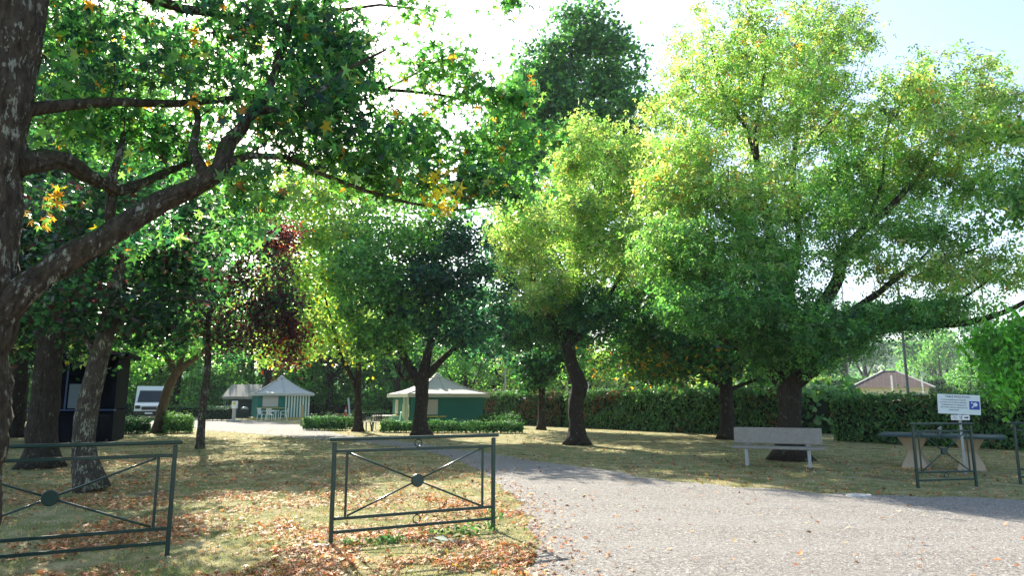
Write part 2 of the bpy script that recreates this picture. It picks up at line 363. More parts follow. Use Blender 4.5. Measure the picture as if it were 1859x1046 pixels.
PAL = {
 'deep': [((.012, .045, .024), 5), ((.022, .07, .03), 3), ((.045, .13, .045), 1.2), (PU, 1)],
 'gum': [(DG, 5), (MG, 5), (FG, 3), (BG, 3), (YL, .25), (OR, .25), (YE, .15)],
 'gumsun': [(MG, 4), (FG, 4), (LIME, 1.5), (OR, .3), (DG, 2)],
 'gumor': [(YE, 2), (OR, 2), (LIME, 1), (FG, 3)],
 'yellow': [(YE, 5), (YL, 1)],
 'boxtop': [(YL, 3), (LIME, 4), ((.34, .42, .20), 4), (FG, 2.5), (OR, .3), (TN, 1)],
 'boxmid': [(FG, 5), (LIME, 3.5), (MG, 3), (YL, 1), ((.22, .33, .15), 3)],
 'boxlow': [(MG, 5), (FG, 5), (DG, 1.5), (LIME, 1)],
 'lime': [(LIME, 5), (YL, 6), (FG, 1.5), (YE, 1)],
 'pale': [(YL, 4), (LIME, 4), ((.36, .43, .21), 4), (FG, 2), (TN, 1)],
 'fresh': [((.13, .34, .06), 5), ((.20, .42, .07), 4), (FG, 2)],
 'mid': [(MG, 4), (FG, 5), (DG, 1.5), (LIME, 1)],
 'blue': [(BG, 5), (BG2, 4), (DG, 3)],
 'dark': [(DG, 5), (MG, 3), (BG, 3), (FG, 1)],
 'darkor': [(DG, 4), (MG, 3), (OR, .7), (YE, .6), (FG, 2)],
 'purple': [(PU, 6), (PR, .7), (DG, 2.5), (MG, 1)],
 'purpler': [(PR, 3), (PU, 4), (RD, 1)],
 'tall': [(DG, 2), (MG, 5), (FG, 3), (BG2, 1.5)],
 'bright': [(FG, 5), (LIME, 2), (MG, 3)],
 'hedge': [(MG, 4), (FG, 3), (DG, 3)],
 'thuja': [(MG, 4), (FG, 5), (DG, 2), (LIME, 1.2)],
 'brown': [(BR, 4), (DG, 3), (MG, 2)],
 'litter': [((.58, .22, .08), 4.5), (BR, 4), ((.42, .12, .05), 2), ((.60, .45, .25), 3), ((.65, .36, .17), 4), (YE, .5), ((.36, .21, .12), 3)],
}
def pick(pal, n, jit=.25):
    ent = PAL[pal]; w_ = np.array([e[1] for e in ent], float); w_ /= w_.sum(); c = np.array([e[0] for e in ent])
    return np.clip(c[rng.choice(len(ent), n, p=w_)]*(1+rng.normal(size=(n, 1))*jit).clip(.4, 1.8), 0, .9)

# ------------------------------------------------------------ trees
def smooth_path(pts, rad, step):
    """catmull-rom resample"""
    P = [Vector(p) for p in pts]; n = len(P); out = []; rr = []
    if not hasattr(rad, '__len__'): rad = [rad, rad]
    if len(rad) != n: rad = list(np.interp(np.linspace(0, 1, n), np.linspace(0, 1, len(rad)), rad))
    for i in range(n-1):
        p0, p1, p2, p3 = P[max(i-1, 0)], P[i], P[i+1], P[min(i+2, n-1)]
        m = max(1, int((p2-p1).length/step))
        for k in range(m):
            t = k/m
            q = .5*((2*p1)+(p2-p0)*t+(2*p0-5*p1+4*p2-p3)*t*t+(3*p1-p0-3*p2+p3)*t**3)
            out.append(q); rr.append(rad[i]*(1-t)+rad[i+1]*t)
    out.append(P[-1]); rr.append(rad[-1]); return out, rr
def blob(px, py, Y, rx, ry, rz, n, pal, fill=.45):
    """crown lobe: centre from a photo pixel and a distance, radii in photo pixels (rz depth in metres)"""
    c = at(px, py, Y); s = math.sqrt((c.x)**2*0+Y*Y)/FPX
    return (c, (rx*s*1.1, rz, ry*s*1.06), n, pal, fill)
def rr_max(r): return max(r)
def tree(name, label, cat, base, trunk, rad, limbs, blobs, tmpl, lsize, lpc, spread, mat=M_BARK, group=None, up=.5, droop=.5,
         flare=1.5, carve=.06, attach=2.2, twig=.012, leafmat_=M_LEAF, flatn=.7, stub=None, vs=.7, hi=False, curl=None, smin=.7):
    base = Vector(base); root = empty(name, base, 0, label, cat, group)
    mb = MB(); NP = []; ND = []
    def addlimb(pts, r, first=False, n=None):
        big = hi and rr_max(r) > .08; q, rr = smooth_path(pts, r, .05 if big else (.25 if first else .3))
        if first:
            for i in range(len(q)):
                h = (q[i]-base).z
                if h < .6: rr[i] *= 1+(flare-1)*((.6-h)/.6)**2
        jit = .16 if first else .10
        mb.tube([p-base for p in q], rr, n or (64 if big else (18 if first else 10)), True, jit, random.random()*50, fine=big)
        for i, p in enumerate(q):
            if (p-base).z > attach: NP.append(np.array(p)); ND.append(rr[i])
    addlimb(trunk, rad, True)
    for pts, r in limbs: addlimb(pts, r)
    P0 = []; 
    for c, rd, n, pal, fill in blobs:
        got = 0; tries = 0; off = random.random()*40
        while got < n and tries < n*12:
            tries += 1
            v = Vector(rng.normal(size=3)); v.normalize(); r = random.random()**fill
            p = Vector((c[0]+v.x*rd[0]*r, c[1]+v.y*rd[1]*r, c[2]+v.z*rd[2]*r))
            if noise.noise(p*.9+Vector((off, 0, 0))) < -carve: continue
            P0.append((p, pal)); got += 1
    c0 = Vector(NP[-1]) if NP else base+Vector((0, 0, 3))
    P0.sort(key=lambda a: (a[0]-c0).length)
    # extra main branches
    LC = []; LCOL = []
    NPa = np.array(NP) if NP else np.array([list(base+Vector((0, 0, 2)))]); NR = np.array(ND) if ND else np.array([.1])
    for i, (p, pal) in enumerate(P0):
        dd = NPa-np.array(p); dist = np.linalg.norm(dd, axis=1)+np.clip(dd[:, 2], 0, 9)*.6
        j = int(dist.argmin()); a = Vector(NPa[j]); d = p-a; Ln = d.length
        if Ln > .25:
            m1 = a+d*.4+Vector((0, 0, .12*Ln))+Vector(rng.normal(size=3))*.05*Ln; m2 = a+d*.75+Vector((0, 0, .08*Ln))+Vector(rng.normal(size=3))*.05*Ln
            r0 = min(NR[j]*.75, twig*(.8+Ln*1.1)); r0 = max(r0, twig*.8)
            mb.tube([a-base, m1-base, m2-base, p-base], [r0, r0*.75, r0*.55, r0*.3], 5 if r0 > .03 else 4, False)
            NPa = np.vstack([NPa, [list(m1), list(m2), list(p)]]); NR = np.append(NR, [r0*.75, r0*.6, r0*.45])
        k = max(1, int(lpc*.85*random.uniform(.5, 1.5)))
        g = rng.normal(size=(k, 3))*spread*random.uniform(.5, .95)*np.array([1, 1, vs]); LC.append(np.array(p)[None]+g); LCOL.append(np.clip(pick(pal, k)*random.choice([.62, .8, .95, 1.05, 1.2, 1.4]), 0, .9))
    mb.build('trunk', mat, root, smooth=True)
    if LC: leaves_mesh('crown', np.concatenate(LC), lsize, tmpl, np.concatenate(LCOL), leafmat_, root, up=up, droop=droop, origin=base, flatn=flatn, curl=curl, smin=smin)
    if stub is not None:
        s_ = MB().lathe([(.0, 0), (stub[1], 0.0), (stub[1]*.9, .02), (0.0, .025)], n=12); o = s_.build('pruning_cut', M_CUT, root); o.location = stub[0]-base
        o.rotation_euler = Vector(stub[2]).to_track_quat('Z', 'Y').to_euler()
    return root

def A(pts, Y):   # list of photo pixels at given distances (pairs or triples)
    return [at(p[0], p[1], (p[2] if len(p) > 2 else Y)) for p in pts]

#SECTION ground
# ------------------------------------------------------------ ground, path
def fbm(x, y): return noise.noise(Vector((x, y, 0)))
def build_ground():
    xs = np.unique(np.concatenate([np.linspace(-900, -60, 15), np.linspace(-60, 60, 121), np.linspace(60, 900, 15)]))
    ys = np.unique(np.concatenate([np.linspace(-60, 0, 7), np.linspace(0, 90, 91), np.linspace(90, 1200, 20)]))
    V = [(x, y, 0) for y in ys for x in xs]; n = len(xs)
    F = [(j*n+i, j*n+i+1, (j+1)*n+i+1, (j+1)*n+i) for j in range(len(ys)-1) for i in range(n-1)]
    m = MB(); m.add(V, F); o = m.build('ground', M_GROUND); tag(o, kind='structure')
build_ground()
# gravel path outline, photo pixels -> ground points
LOW = [(985, 1120), (965, 1046), (962, 990), (955, 945), (920, 890), (860, 848), (770, 820), (660, 804), (560, 797), (470, 789), (400, 784), (330, 780), (240, 777)]
UPP = [(2200, 940), (1859, 908), (1700, 903), (1500, 895), (1330, 884), (1200, 872), (1080, 852), (980, 838), (880, 822), (760, 806), (660, 795), (590, 783), (560, 774), (500, 767), (440, 764), (380, 762.5), (300, 762), (240, 761)]
def dens(pts, step, amp):
    P, _ = smooth_path([gp(*p) for p in pts], 0, step); out = []
    for i, p in enumerate(P):
        k = min(1, 14/max(p.y, 1)); out.append(Vector((p.x+amp*fbm(p.x*1.7, p.y*1.7)+amp*.5*fbm(p.x*6, p.y*6), p.y+amp*fbm(p.x*1.7+9, p.y*1.7)+amp*.5*fbm(p.x*6+9, p.y*6), .004)))
    return out
low = dens(LOW, .18, .22); upp = dens(UPP, .25, .25)
poly = [Vector((14, -2, .004)), Vector((.9, -2, .004))]
poly = [Vector((.7, -3, .004))]+low+upp[::-1]+[Vector((20, -3, .004))]
me = bpy.data.meshes.new('gravel_path')
from mathutils.geometry import tessellate_polygon
tri = tessellate_polygon([poly]); me.from_pydata([tuple(p) for p in poly], [], [tuple(t) for t in tri]); me.update()
import bmesh as _bm
b_ = _bm.new(); b_.from_mesh(me); _bm.ops.recalc_face_normals(b_, faces=b_.faces)
for f in b_.faces:
    if f.normal.z < 0: f.normal_flip()
b_.to_mesh(me); b_.free()
tag(link('gravel_path', me, M_GRAVEL), kind='structure')
polyxy = np.array([(p.x, p.y) for p in poly])
def inside(X, Y):
    X = np.asarray(X); Y = np.asarray(Y); r = np.zeros(len(X), bool); n = len(polyxy); j = n-1
    for i in range(n):
        xi, yi = polyxy[i]; xj, yj = polyxy[j]
        c = ((yi > Y) != (yj > Y)) & (X < (xj-xi)*(Y-yi)/((yj-yi) if yj != yi else 1e-9)+xi); r ^= c; j = i
    return r
def edge_dist(X, Y):
    P = polyxy[::2]; out = np.empty(len(X))
    for s in range(0, len(X), 4000):
        d = (X[s:s+4000, None]-P[None, :, 0])**2+(Y[s:s+4000, None]-P[None, :, 1])**2; out[s:s+4000] = np.sqrt(d.min(1))
    return out
def vnoise(X, Y, f, o=0): return np.array([noise.noise(Vector((x*f+o, y*f, o))) for x, y in zip(X, Y)])

def litter():
    n = 210000; Y = 3.6+rng.random(n)**1.5*15; X = (rng.random(n)*2-1)*(Y*.80+.4)
    ins = inside(X, Y); ed = edge_dist(X, Y); nz = vnoise(X, Y, .8)+.5*vnoise(X, Y, 2.6, 5)
    left = 1/(1+np.exp((X-.8)*2.5))
    pr = np.where(ins, np.exp(-ed/.35)*.28*left+.004, left*.62*(np.clip(.55+nz*2.3, .05, 1.5))*np.where(Y < 7.5, 1.0, .75)+.07*(1-left))
    pr *= np.where(Y > 11.5, .45, 1)
    k = rng.random(n) < pr; X, Y = X[k], Y[k]; n = len(X)
    C = np.stack([X, Y, .012+rng.random(n)*.018], 1)
    leaves_mesh('leaf_litter', C, .068, T_STAR, pick('litter', n, .35), M_DRY, None, up=1.6, flatn=.55, curl=(-2.5, 3), smin=.5)
    tag(bpy.data.objects['leaf_litter'], 'orange and brown fallen leaves strewn over the grass and the edge of the gravel', 'fallen leaves', kind='stuff')
    # small far leaves
    n = 26000; Y = 11+rng.random(n)*24; X = (rng.random(n)*2-1)*(Y*.78); ins = inside(X, Y)
    k = rng.random(n) < np.where(ins, .03, .6*np.clip(.6+vnoise(X, Y, .5), .1, 1.2)); X, Y = X[k], Y[k]; n = len(X)
    leaves_mesh('leaf_litter', np.stack([X, Y, .015+rng.random(n)*.015], 1), .075, T_OV, pick('litter', n, .3), M_DRY, None, up=1.6, flatn=.6, smin=.5)
    tag(bpy.data.objects['leaf_litter.001'], 'sparse small dry leaves scattered on the lawn farther back under the trees', 'fallen leaves', kind='stuff')
litter()
def grass():
    n = 150000; Y = 3.8+rng.random(n)**1.4*18; X = (rng.random(n)*2-1)*(Y*.8+.3)
    ins = inside(X, Y); ed = edge_dist(X, Y); nz = vnoise(X[:], Y[:], 1.1)
    k = (~ins & (nz+rng.random(n)*.7 > .1)) | (ins & (ed < .12) & (rng.random(n) < .25)); X, Y, nz = X[k], Y[k], nz[k]; n = len(X)
    tm = (np.array([(-.10, 0, 0), (.10, 0, 0), (.05, 1, .25)]), np.array([(0, 1, 2)]))
    gcol = np.array([(.15, .22, .06), (.23, .28, .09), (.48, .42, .22), (.38, .33, .17)]); ci = np.where(nz+rng.normal(size=n)*.25 > .08, rng.integers(0, 2, n), rng.integers(2, 4, n))
    C = np.stack([X, Y, np.full(n, .0)], 1); dirs = np.tile(np.array([0, 0, .8]), (n, 1))
    leaves_mesh('grass', C, .042, tm, gcol[ci]*rng.uniform(.7, 1.3, (n, 1)), M_GRASS, None, up=0, flatn=1.0, dirs=dirs)
    tag(bpy.data.objects['grass'], 'short half dry lawn grass under the trees', 'grass', kind='stuff')
grass()
def pebbles():
    n = 42000; Y = 3.8+rng.random(n)**1.7*12; X = (rng.random(n)*2-1)*(Y*.8+.3); ins = inside(X, Y); X, Y = X[ins], Y[ins]; n = len(X)
    tm = (np.array([(-.5, -.4, 0), (.5, -.3, 0), (.1, .6, 0), (0, 0, .45)]), np.array([(0, 1, 3), (1, 2, 3), (2, 0, 3)]))
    base = rng.choice([.16, .24, .32, .40, .50], n)[:, None]*np.array([[1, .96, .92]])*rng.uniform(.85, 1.1, (n, 1))
    leaves_mesh('gravel_stones', np.stack([X, Y, np.full(n, .003)], 1), .016, tm, base, simplegrav, None, up=2.5, flatn=.35, smin=.4)
    tag(bpy.data.objects['gravel_stones'], 'loose pale gravel stones lying on the path', 'gravel', kind='stuff')
def attrmat(name):
    m, t, out = nodes(name); a = N(t, 'ShaderNodeAttribute', attribute_name='leafcol'); p = N(t, 'ShaderNodeBsdfPrincipled')
    L(t, a.outputs['Color'], p.inputs['Base Color']); p.inputs['Roughness'].default_value = .85; L(t, p.outputs[0], out.inputs[0]); return m
simplegrav = attrmat('pebble'); pebbles()

#SECTION trees
# ------------------------------------------------------------ foreground sweetgum
def fg_tree():
    b = Vector((-3.87, 4.85, 0))
    trunk = [b, b+Vector((0.01, 0, 1)), b+Vector((0, 0, 2.2)), b+Vector((-.04, 0, 3.6)), b+Vector((-.02, .05, 5.2)), b+Vector((0, .1, 7.5))]
    limbs = [
     (A([(-20, 590, 4.85), (40, 530, 4.9), (110, 478, 5.0), (200, 425, 5.1), (290, 368, 5.3), (355, 338, 5.4), (400, 305, 5.5), (412, 265, 5.6), (440, 230, 5.7), (482, 170, 5.9), (505, 110, 6.1), (530, 30, 6.3), (560, -80, 6.6)], 0),
      [.125, .105, .095, .086, .08, .075, .07, .065, .054, .045, .036, .028, .02]),
     (A([(30, 300, 4.9), (105, 290, 5.2), (160, 318, 5.5), (215, 345, 5.8), (262, 330, 6.1), (330, 300, 6.6), (400, 270, 7)], 0), [.09, .075, .06, .05, .04, .03, .015]),
     (A([(205, 345, 5.8), (200, 390, 5.8), (198, 430, 5.9)], 0), [.045, .04, .03]),
     (A([(195, 340, 5.7), (215, 290, 5.8), (225, 240, 5.9)], 0), [.04, .03, .02]),
     (A([(40, 200, 4.9), (120, 190, 5.2), (200, 184, 5.5), (320, 188, 6.0), (450, 175, 6.6), (560, 165, 7.2), (690, 162, 7.4), (800, 172, 7.5), (900, 190, 7.5), (1000, 188, 7.6)], 0), [.06, .045, .04, .035, .03, .026, .022, .016, .011, .006]),
     (A([(60, -40, 4.9), (200, -30, 5.4), (330, 15, 5.9), (420, 28, 6.2), (520, 45, 6.6), (600, 20, 6.9), (690, 8, 7), (780, 18, 7.1)], 0), [.06, .055, .045, .035, .028, .02, .014, .006]),
     (A([(405, 300, 5.5), (450, 282, 5.7), (520, 285, 6.0), (570, 308, 6.3), (615, 285, 6.5), (680, 280, 6.8), (760, 285, 7.0), (860, 290, 7.1), (960, 270, 7.2)], 0), [.04, .032, .028, .024, .02, .016, .012, .009, .005]),
     (A([(520, 285, 6.0), (590, 318, 6.2), (660, 345, 6.4), (740, 368, 6.6), (830, 382, 6.8), (920, 370, 6.9)], 0), [.026, .022, .018, .014, .01, .005]),
     (A([(375, 325, 5.4), (350, 270, 5.6), (360, 215, 5.9), (340, 150, 6.2)], 0), [.05, .04, .03, .02]),
     (A([(470, 200, 5.8), (540, 200, 5.8), (620, 130, 6.0), (700, 90, 6.2)], 0), [.04, .03, .02, .01]),
     (A([(700, 162, 7.4), (760, 130, 7.3), (810, 100, 7.3), (880, 110, 7.3)], 0), [.014, .011, .008, .004]),
    ]
    Bs = [
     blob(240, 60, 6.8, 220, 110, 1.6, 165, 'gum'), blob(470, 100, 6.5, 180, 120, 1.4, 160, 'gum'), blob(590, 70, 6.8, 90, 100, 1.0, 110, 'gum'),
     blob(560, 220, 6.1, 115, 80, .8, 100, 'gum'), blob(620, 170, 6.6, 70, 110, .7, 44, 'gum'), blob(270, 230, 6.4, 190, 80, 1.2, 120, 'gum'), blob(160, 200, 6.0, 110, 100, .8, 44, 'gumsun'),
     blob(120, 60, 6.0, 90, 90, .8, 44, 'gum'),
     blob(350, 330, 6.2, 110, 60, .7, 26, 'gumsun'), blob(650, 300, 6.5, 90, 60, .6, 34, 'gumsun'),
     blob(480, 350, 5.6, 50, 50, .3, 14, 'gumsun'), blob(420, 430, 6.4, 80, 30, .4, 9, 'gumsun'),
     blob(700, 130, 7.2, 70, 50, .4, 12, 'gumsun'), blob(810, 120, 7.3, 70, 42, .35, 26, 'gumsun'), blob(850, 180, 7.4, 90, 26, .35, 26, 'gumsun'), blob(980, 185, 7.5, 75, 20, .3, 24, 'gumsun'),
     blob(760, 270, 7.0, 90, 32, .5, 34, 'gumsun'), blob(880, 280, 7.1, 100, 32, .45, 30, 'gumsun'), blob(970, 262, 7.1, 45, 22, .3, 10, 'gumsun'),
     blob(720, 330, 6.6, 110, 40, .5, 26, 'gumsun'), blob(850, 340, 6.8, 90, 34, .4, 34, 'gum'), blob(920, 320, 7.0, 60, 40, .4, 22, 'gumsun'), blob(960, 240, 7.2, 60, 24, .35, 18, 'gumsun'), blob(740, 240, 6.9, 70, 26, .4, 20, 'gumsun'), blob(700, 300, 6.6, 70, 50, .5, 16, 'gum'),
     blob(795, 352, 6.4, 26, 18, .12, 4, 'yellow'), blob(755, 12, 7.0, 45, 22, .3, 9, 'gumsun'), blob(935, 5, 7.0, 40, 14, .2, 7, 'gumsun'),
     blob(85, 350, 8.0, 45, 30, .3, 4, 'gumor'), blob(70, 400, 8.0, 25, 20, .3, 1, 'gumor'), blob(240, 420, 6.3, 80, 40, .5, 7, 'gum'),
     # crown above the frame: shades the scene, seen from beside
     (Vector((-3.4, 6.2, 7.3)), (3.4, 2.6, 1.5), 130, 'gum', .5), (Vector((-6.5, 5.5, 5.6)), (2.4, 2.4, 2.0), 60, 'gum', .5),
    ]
    t = tree('sweetgum_tree', 'nearest tree, lichen spotted trunk at the left edge, thick mossy limb, star shaped leaves', 'tree', b, trunk, [.30, .285, .262, .235, .22, .19], limbs, Bs,
         T_STAR, .125, 17, .155, M_BARK_FG, up=.5, droop=.7, flare=1.35, attach=2.6, twig=.007, vs=.8, carve=.25, hi=True, curl=(-.6, 2.6), smin=.45)
fg_tree()
def gt(px, py, Y=None):
    return gp(px, py)
# dark thick tree behind the left barrier
b = gp(72, 850)
tree('maple_tree', 'thick dark trunk beside the dark blue cabin, behind the left barrier', 'tree', b, [b]+A([(78, 760, b.y), (88, 660, b.y), (96, 600, b.y), (105, 520, b.y), (130, 430, b.y)], 0), [.36, .29, .27, .25, .18, .1],
     [(A([(92, 640, b.y), (60, 560, b.y), (40, 480, b.y)], 0), [.2, .14, .08]), (A([(96, 600, b.y), (160, 540, b.y-.5), (240, 500, b.y-.8)], 0), [.16, .1, .05])],
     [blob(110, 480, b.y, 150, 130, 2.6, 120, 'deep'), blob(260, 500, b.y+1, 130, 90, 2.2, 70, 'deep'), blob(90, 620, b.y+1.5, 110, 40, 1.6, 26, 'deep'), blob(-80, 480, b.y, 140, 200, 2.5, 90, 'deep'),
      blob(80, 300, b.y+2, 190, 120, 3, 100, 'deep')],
     T_FIVE, .125, 70, .42, M_BARK, droop=.4)
b = gp(165, 893)
tree('lichen_tree', 'slender trunk coated in pale lichen patches, standing just behind the left barrier', 'tree', b, [b]+A([(152, 800, b.y), (163, 720, b.y), (180, 650, b.y), (196, 590, b.y), (212, 520, b.y), (230, 430, b.y)], 0), [.22, .18, .17, .15, .13, .09, .05],
     [(A([(190, 610, b.y), (250, 560, b.y+.3), (330, 540, b.y+.6), (420, 560, b.y+.8)], 0), [.06, .04, .03, .012]), (A([(180, 650, b.y), (140, 590, b.y), (110, 520, b.y)], 0), [.07, .05, .03])],
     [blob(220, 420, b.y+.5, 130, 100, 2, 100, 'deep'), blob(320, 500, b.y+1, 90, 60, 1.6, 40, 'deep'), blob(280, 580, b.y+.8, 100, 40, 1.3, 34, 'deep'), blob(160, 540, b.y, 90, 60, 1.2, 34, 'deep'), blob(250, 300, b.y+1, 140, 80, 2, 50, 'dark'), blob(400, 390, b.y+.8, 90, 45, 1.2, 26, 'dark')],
     T_FIVE, .115, 44, .33, M_BARK_LI, droop=.5, flare=1.35, attach=2.6)
b = gp(363, 815)
tree('purple_plum_tree', 'slim pale trunked tree with purple and red foliage between left barrier and centre barrier', 'tree', b, [b]+A([(368, 740, b.y), (377, 670, b.y), (376, 600, b.y), (385, 540, b.y), (400, 470, b.y)], 0), [.13, .115, .10, .09, .07, .04],
     [(A([(376, 620, b.y), (430, 560, b.y), (500, 540, b.y)], 0), [.05, .035, .015]), (A([(378, 580, b.y), (330, 520, b.y), (290, 480, b.y)], 0), [.05, .03, .015])],
     [blob(450, 440, b.y+1, 90, 60, 1.6, 34, 'purple'), blob(370, 520, b.y, 100, 80, 1.8, 66, 'purple'), blob(470, 570, b.y, 75, 65, 1.3, 56, 'purple'), blob(525, 615, b.y-.3, 30, 55, .6, 26, 'purpler'),
      blob(410, 600, b.y, 80, 40, 1.2, 34, 'purple'), blob(480, 420, b.y+.3, 60, 40, .8, 24, 'purpler'), blob(400, 420, b.y, 70, 50, 1.2, 30, 'purple'), blob(330, 440, b.y-.8, 90, 50, .6, 26, 'dark'), blob(500, 500, b.y, 50, 50, 1, 20, 'purple')],
     T_OV, .13, 62, .32, M_BARK_LI, flare=1.2)
b = gp(288, 786)
tree('leaning_tree', 'brown trunk leaning to the right in front of the white van', 'tree', b, [b]+A([(292, 755, b.y), (304, 710, b.y), (322, 675, b.y), (352, 652, b.y), (390, 620, b.y), (420, 580, b.y)], 0), [.28, .22, .20, .18, .13, .10, .05],
     [(A([(322, 678, b.y), (300, 645, b.y+.4), (285, 600, b.y+.6)], 0), [.16, .12, .06]), (A([(318, 680, b.y), (338, 630, b.y), (345, 580, b.y)], 0), [.12, .09, .05])],
     [blob(300, 590, b.y, 110, 60, 2.4, 80, 'bright'), blob(240, 640, b.y+1, 50, 40, 1.5, 28, 'bright'), blob(340, 520, b.y, 110, 60, 2.4, 50, 'mid'), blob(300, 430, b.y, 120, 70, 3, 50, 'dark')],
     T_FIVE, .20, 45, .5, M_BARK_W)
b = gp(650, 784)
tree('lime_green_tree', 'forked dark trunk with glowing yellow green crown left of the green hut', 'tree', b, [b]+A([(650, 740, b.y), (651, 690, b.y), (652, 620, b.y), (656, 540, b.y), (640, 450, b.y)], 0), [.22, .165, .15, .13, .10, .05],
     [(A([(648, 712, b.y), (636, 680, b.y), (618, 645, b.y), (606, 600, b.y), (590, 540, b.y)], 0), [.12, .105, .10, .08, .04]), (A([(652, 665, b.y), (680, 652, b.y), (710, 640, b.y)], 0), [.09, .07, .04]),
      (A([(610, 610, b.y), (560, 560, b.y), (520, 500, b.y)], 0), [.07, .05, .03])],
     [blob(570, 430, b.y-1, 95, 100, 3, 170, 'lime'), blob(590, 570, b.y, 85, 75, 2.5, 110, 'lime'), blob(650, 460, b.y, 70, 90, 2.2, 80, 'bright'), blob(520, 620, b.y, 45, 60, 1.6, 44, 'lime'), blob(660, 610, b.y+.5, 65, 50, 1.6, 50, 'lime'),
      blob(540, 350, b.y-1, 80, 60, 2.2, 60, 'lime'), blob(470, 480, b.y, 60, 80, 2, 36, 'lime'), blob(640, 350, b.y+.5, 80, 50, 2, 50, 'lime'), blob(740, 350, b.y+1, 60, 36, 1.6, 24, 'mid')],
     T_FIVE, .19, 48, .48)
b = gp(765, 793)
tree('broad_green_tree', 'broad tree with dark lichen dotted trunk directly in front of the green hut', 'tree', b, [b]+A([(763, 760, b.y), (766, 725, b.y), (766, 692, b.y), (775, 650, b.y), (790, 580, b.y), (800, 480, b.y)], 0), [.34, .27, .26, .30, .18, .13, .07],
     [(A([(764, 700, b.y), (742, 665, b.y), (722, 620, b.y), (705, 560, b.y), (700, 480, b.y)], 0), [.24, .18, .15, .12, .06]), (A([(768, 690, b.y), (800, 655, b.y), (840, 620, b.y), (880, 580, b.y)], 0), [.18, .13, .10, .05]),
      (A([(752, 672, b.y), (735, 690, b.y+1), (715, 660, b.y+1.6)], 0), [.1, .08, .05])],
     [blob(690, 500, b.y, 85, 100, 2.6, 150, 'mid'), blob(750, 420, b.y, 100, 70, 2.6, 110, 'bright'), blob(700, 610, b.y, 60, 50, 1.8, 50, 'mid'),
      blob(800, 520, b.y-.5, 70, 90, 2.2, 100, 'blue'), blob(830, 590, b.y-.5, 60, 60, 1.6, 60, 'blue'), blob(860, 450, b.y, 60, 60, 1.6, 50, 'blue'), blob(740, 560, b.y-1, 60, 60, 1.2, 40, 'mid')],
     T_FIVE, .17, 55, .42)
b = gp(983, 781)
tree('dark_maple_tree', 'straight narrow trunk with blue green foliage, right of the green hut', 'tree', b, [b]+A([(983, 740, b.y), (984, 700, b.y), (984, 650, b.y), (975, 560, b.y)], 0), [.20, .17, .16, .13, .07], [],
     [blob(960, 620, b.y, 75, 55, 2.2, 80, 'blue'), blob(910, 560, b.y, 70, 75, 2.2, 90, 'blue'), blob(980, 680, b.y, 45, 30, 1.5, 30, 'dark'), blob(930, 470, b.y, 80, 80, 2.2, 60, 'blue'), blob(1010, 640, b.y, 50, 60, 1.6, 44, 'dark')],
     T_FIVE, .20, 50, .48)
b = gp(1048, 808)
tree('pale_maple_tree', 'round pale yellow green tree with swollen dark trunk in the middle of the lawn', 'tree', b, [b]+A([(1047, 770, b.y), (1045, 730, b.y), (1052, 700, b.y), (1041, 668, b.y), (1034, 630, b.y), (1045, 560, b.y), (1060, 450, b.y)], 0), [.32, .25, .25, .30, .22, .19, .13, .06],
     [(A([(1036, 650, b.y), (1012, 600, b.y), (985, 550, b.y), (960, 480, b.y)], 0), [.16, .12, .08, .04]), (A([(1040, 620, b.y), (1080, 590, b.y), (1140, 560, b.y)], 0), [.15, .1, .05]), (A([(1050, 600, b.y), (1110, 530, b.y), (1150, 440, b.y)], 0), [.1, .07, .04])],
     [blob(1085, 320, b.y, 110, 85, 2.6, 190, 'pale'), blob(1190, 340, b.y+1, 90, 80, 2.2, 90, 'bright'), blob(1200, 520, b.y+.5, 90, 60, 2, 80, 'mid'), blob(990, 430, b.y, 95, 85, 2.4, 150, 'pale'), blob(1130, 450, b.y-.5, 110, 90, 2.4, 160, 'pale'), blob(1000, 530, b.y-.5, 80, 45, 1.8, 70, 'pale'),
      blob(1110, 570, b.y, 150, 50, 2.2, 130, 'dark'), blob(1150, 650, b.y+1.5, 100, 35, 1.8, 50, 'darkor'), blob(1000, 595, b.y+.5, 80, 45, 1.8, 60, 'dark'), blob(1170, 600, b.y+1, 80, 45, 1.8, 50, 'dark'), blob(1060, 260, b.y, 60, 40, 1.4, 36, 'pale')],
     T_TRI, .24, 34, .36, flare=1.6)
b = gp(1322, 798)
tree('dark_spreading_tree', 'dark low spreading tree behind the concrete bench with a few orange leaves', 'tree', b, [b]+A([(1320, 750, b.y), (1318, 705, b.y), (1316, 650, b.y), (1300, 580, b.y)], 0), [.32, .25, .25, .2, .1],
     [(A([(1318, 710, b.y), (1345, 700, b.y), (1385, 685, b.y)], 0), [.1, .08, .04]), (A([(1318, 705, b.y), (1290, 690, b.y), (1240, 650, b.y), (1190, 620, b.y)], 0), [.12, .1, .07, .03]), (A([(1316, 690, b.y), (1350, 640, b.y), (1400, 610, b.y)], 0), [.12, .09, .04])],
     [blob(1230, 640, b.y, 110, 55, 2.6, 120, 'darkor'), blob(1330, 610, b.y, 100, 60, 2.4, 90, 'dark'), blob(1180, 570, b.y, 80, 60, 2.2, 70, 'dark'), blob(1260, 540, b.y, 100, 60, 2.4, 70, 'mid'), blob(1400, 640, b.y, 70, 55, 1.8, 50, 'mid')],
     T_FIVE, .19, 50, .45)
b = Vector((-25, 43, 0))
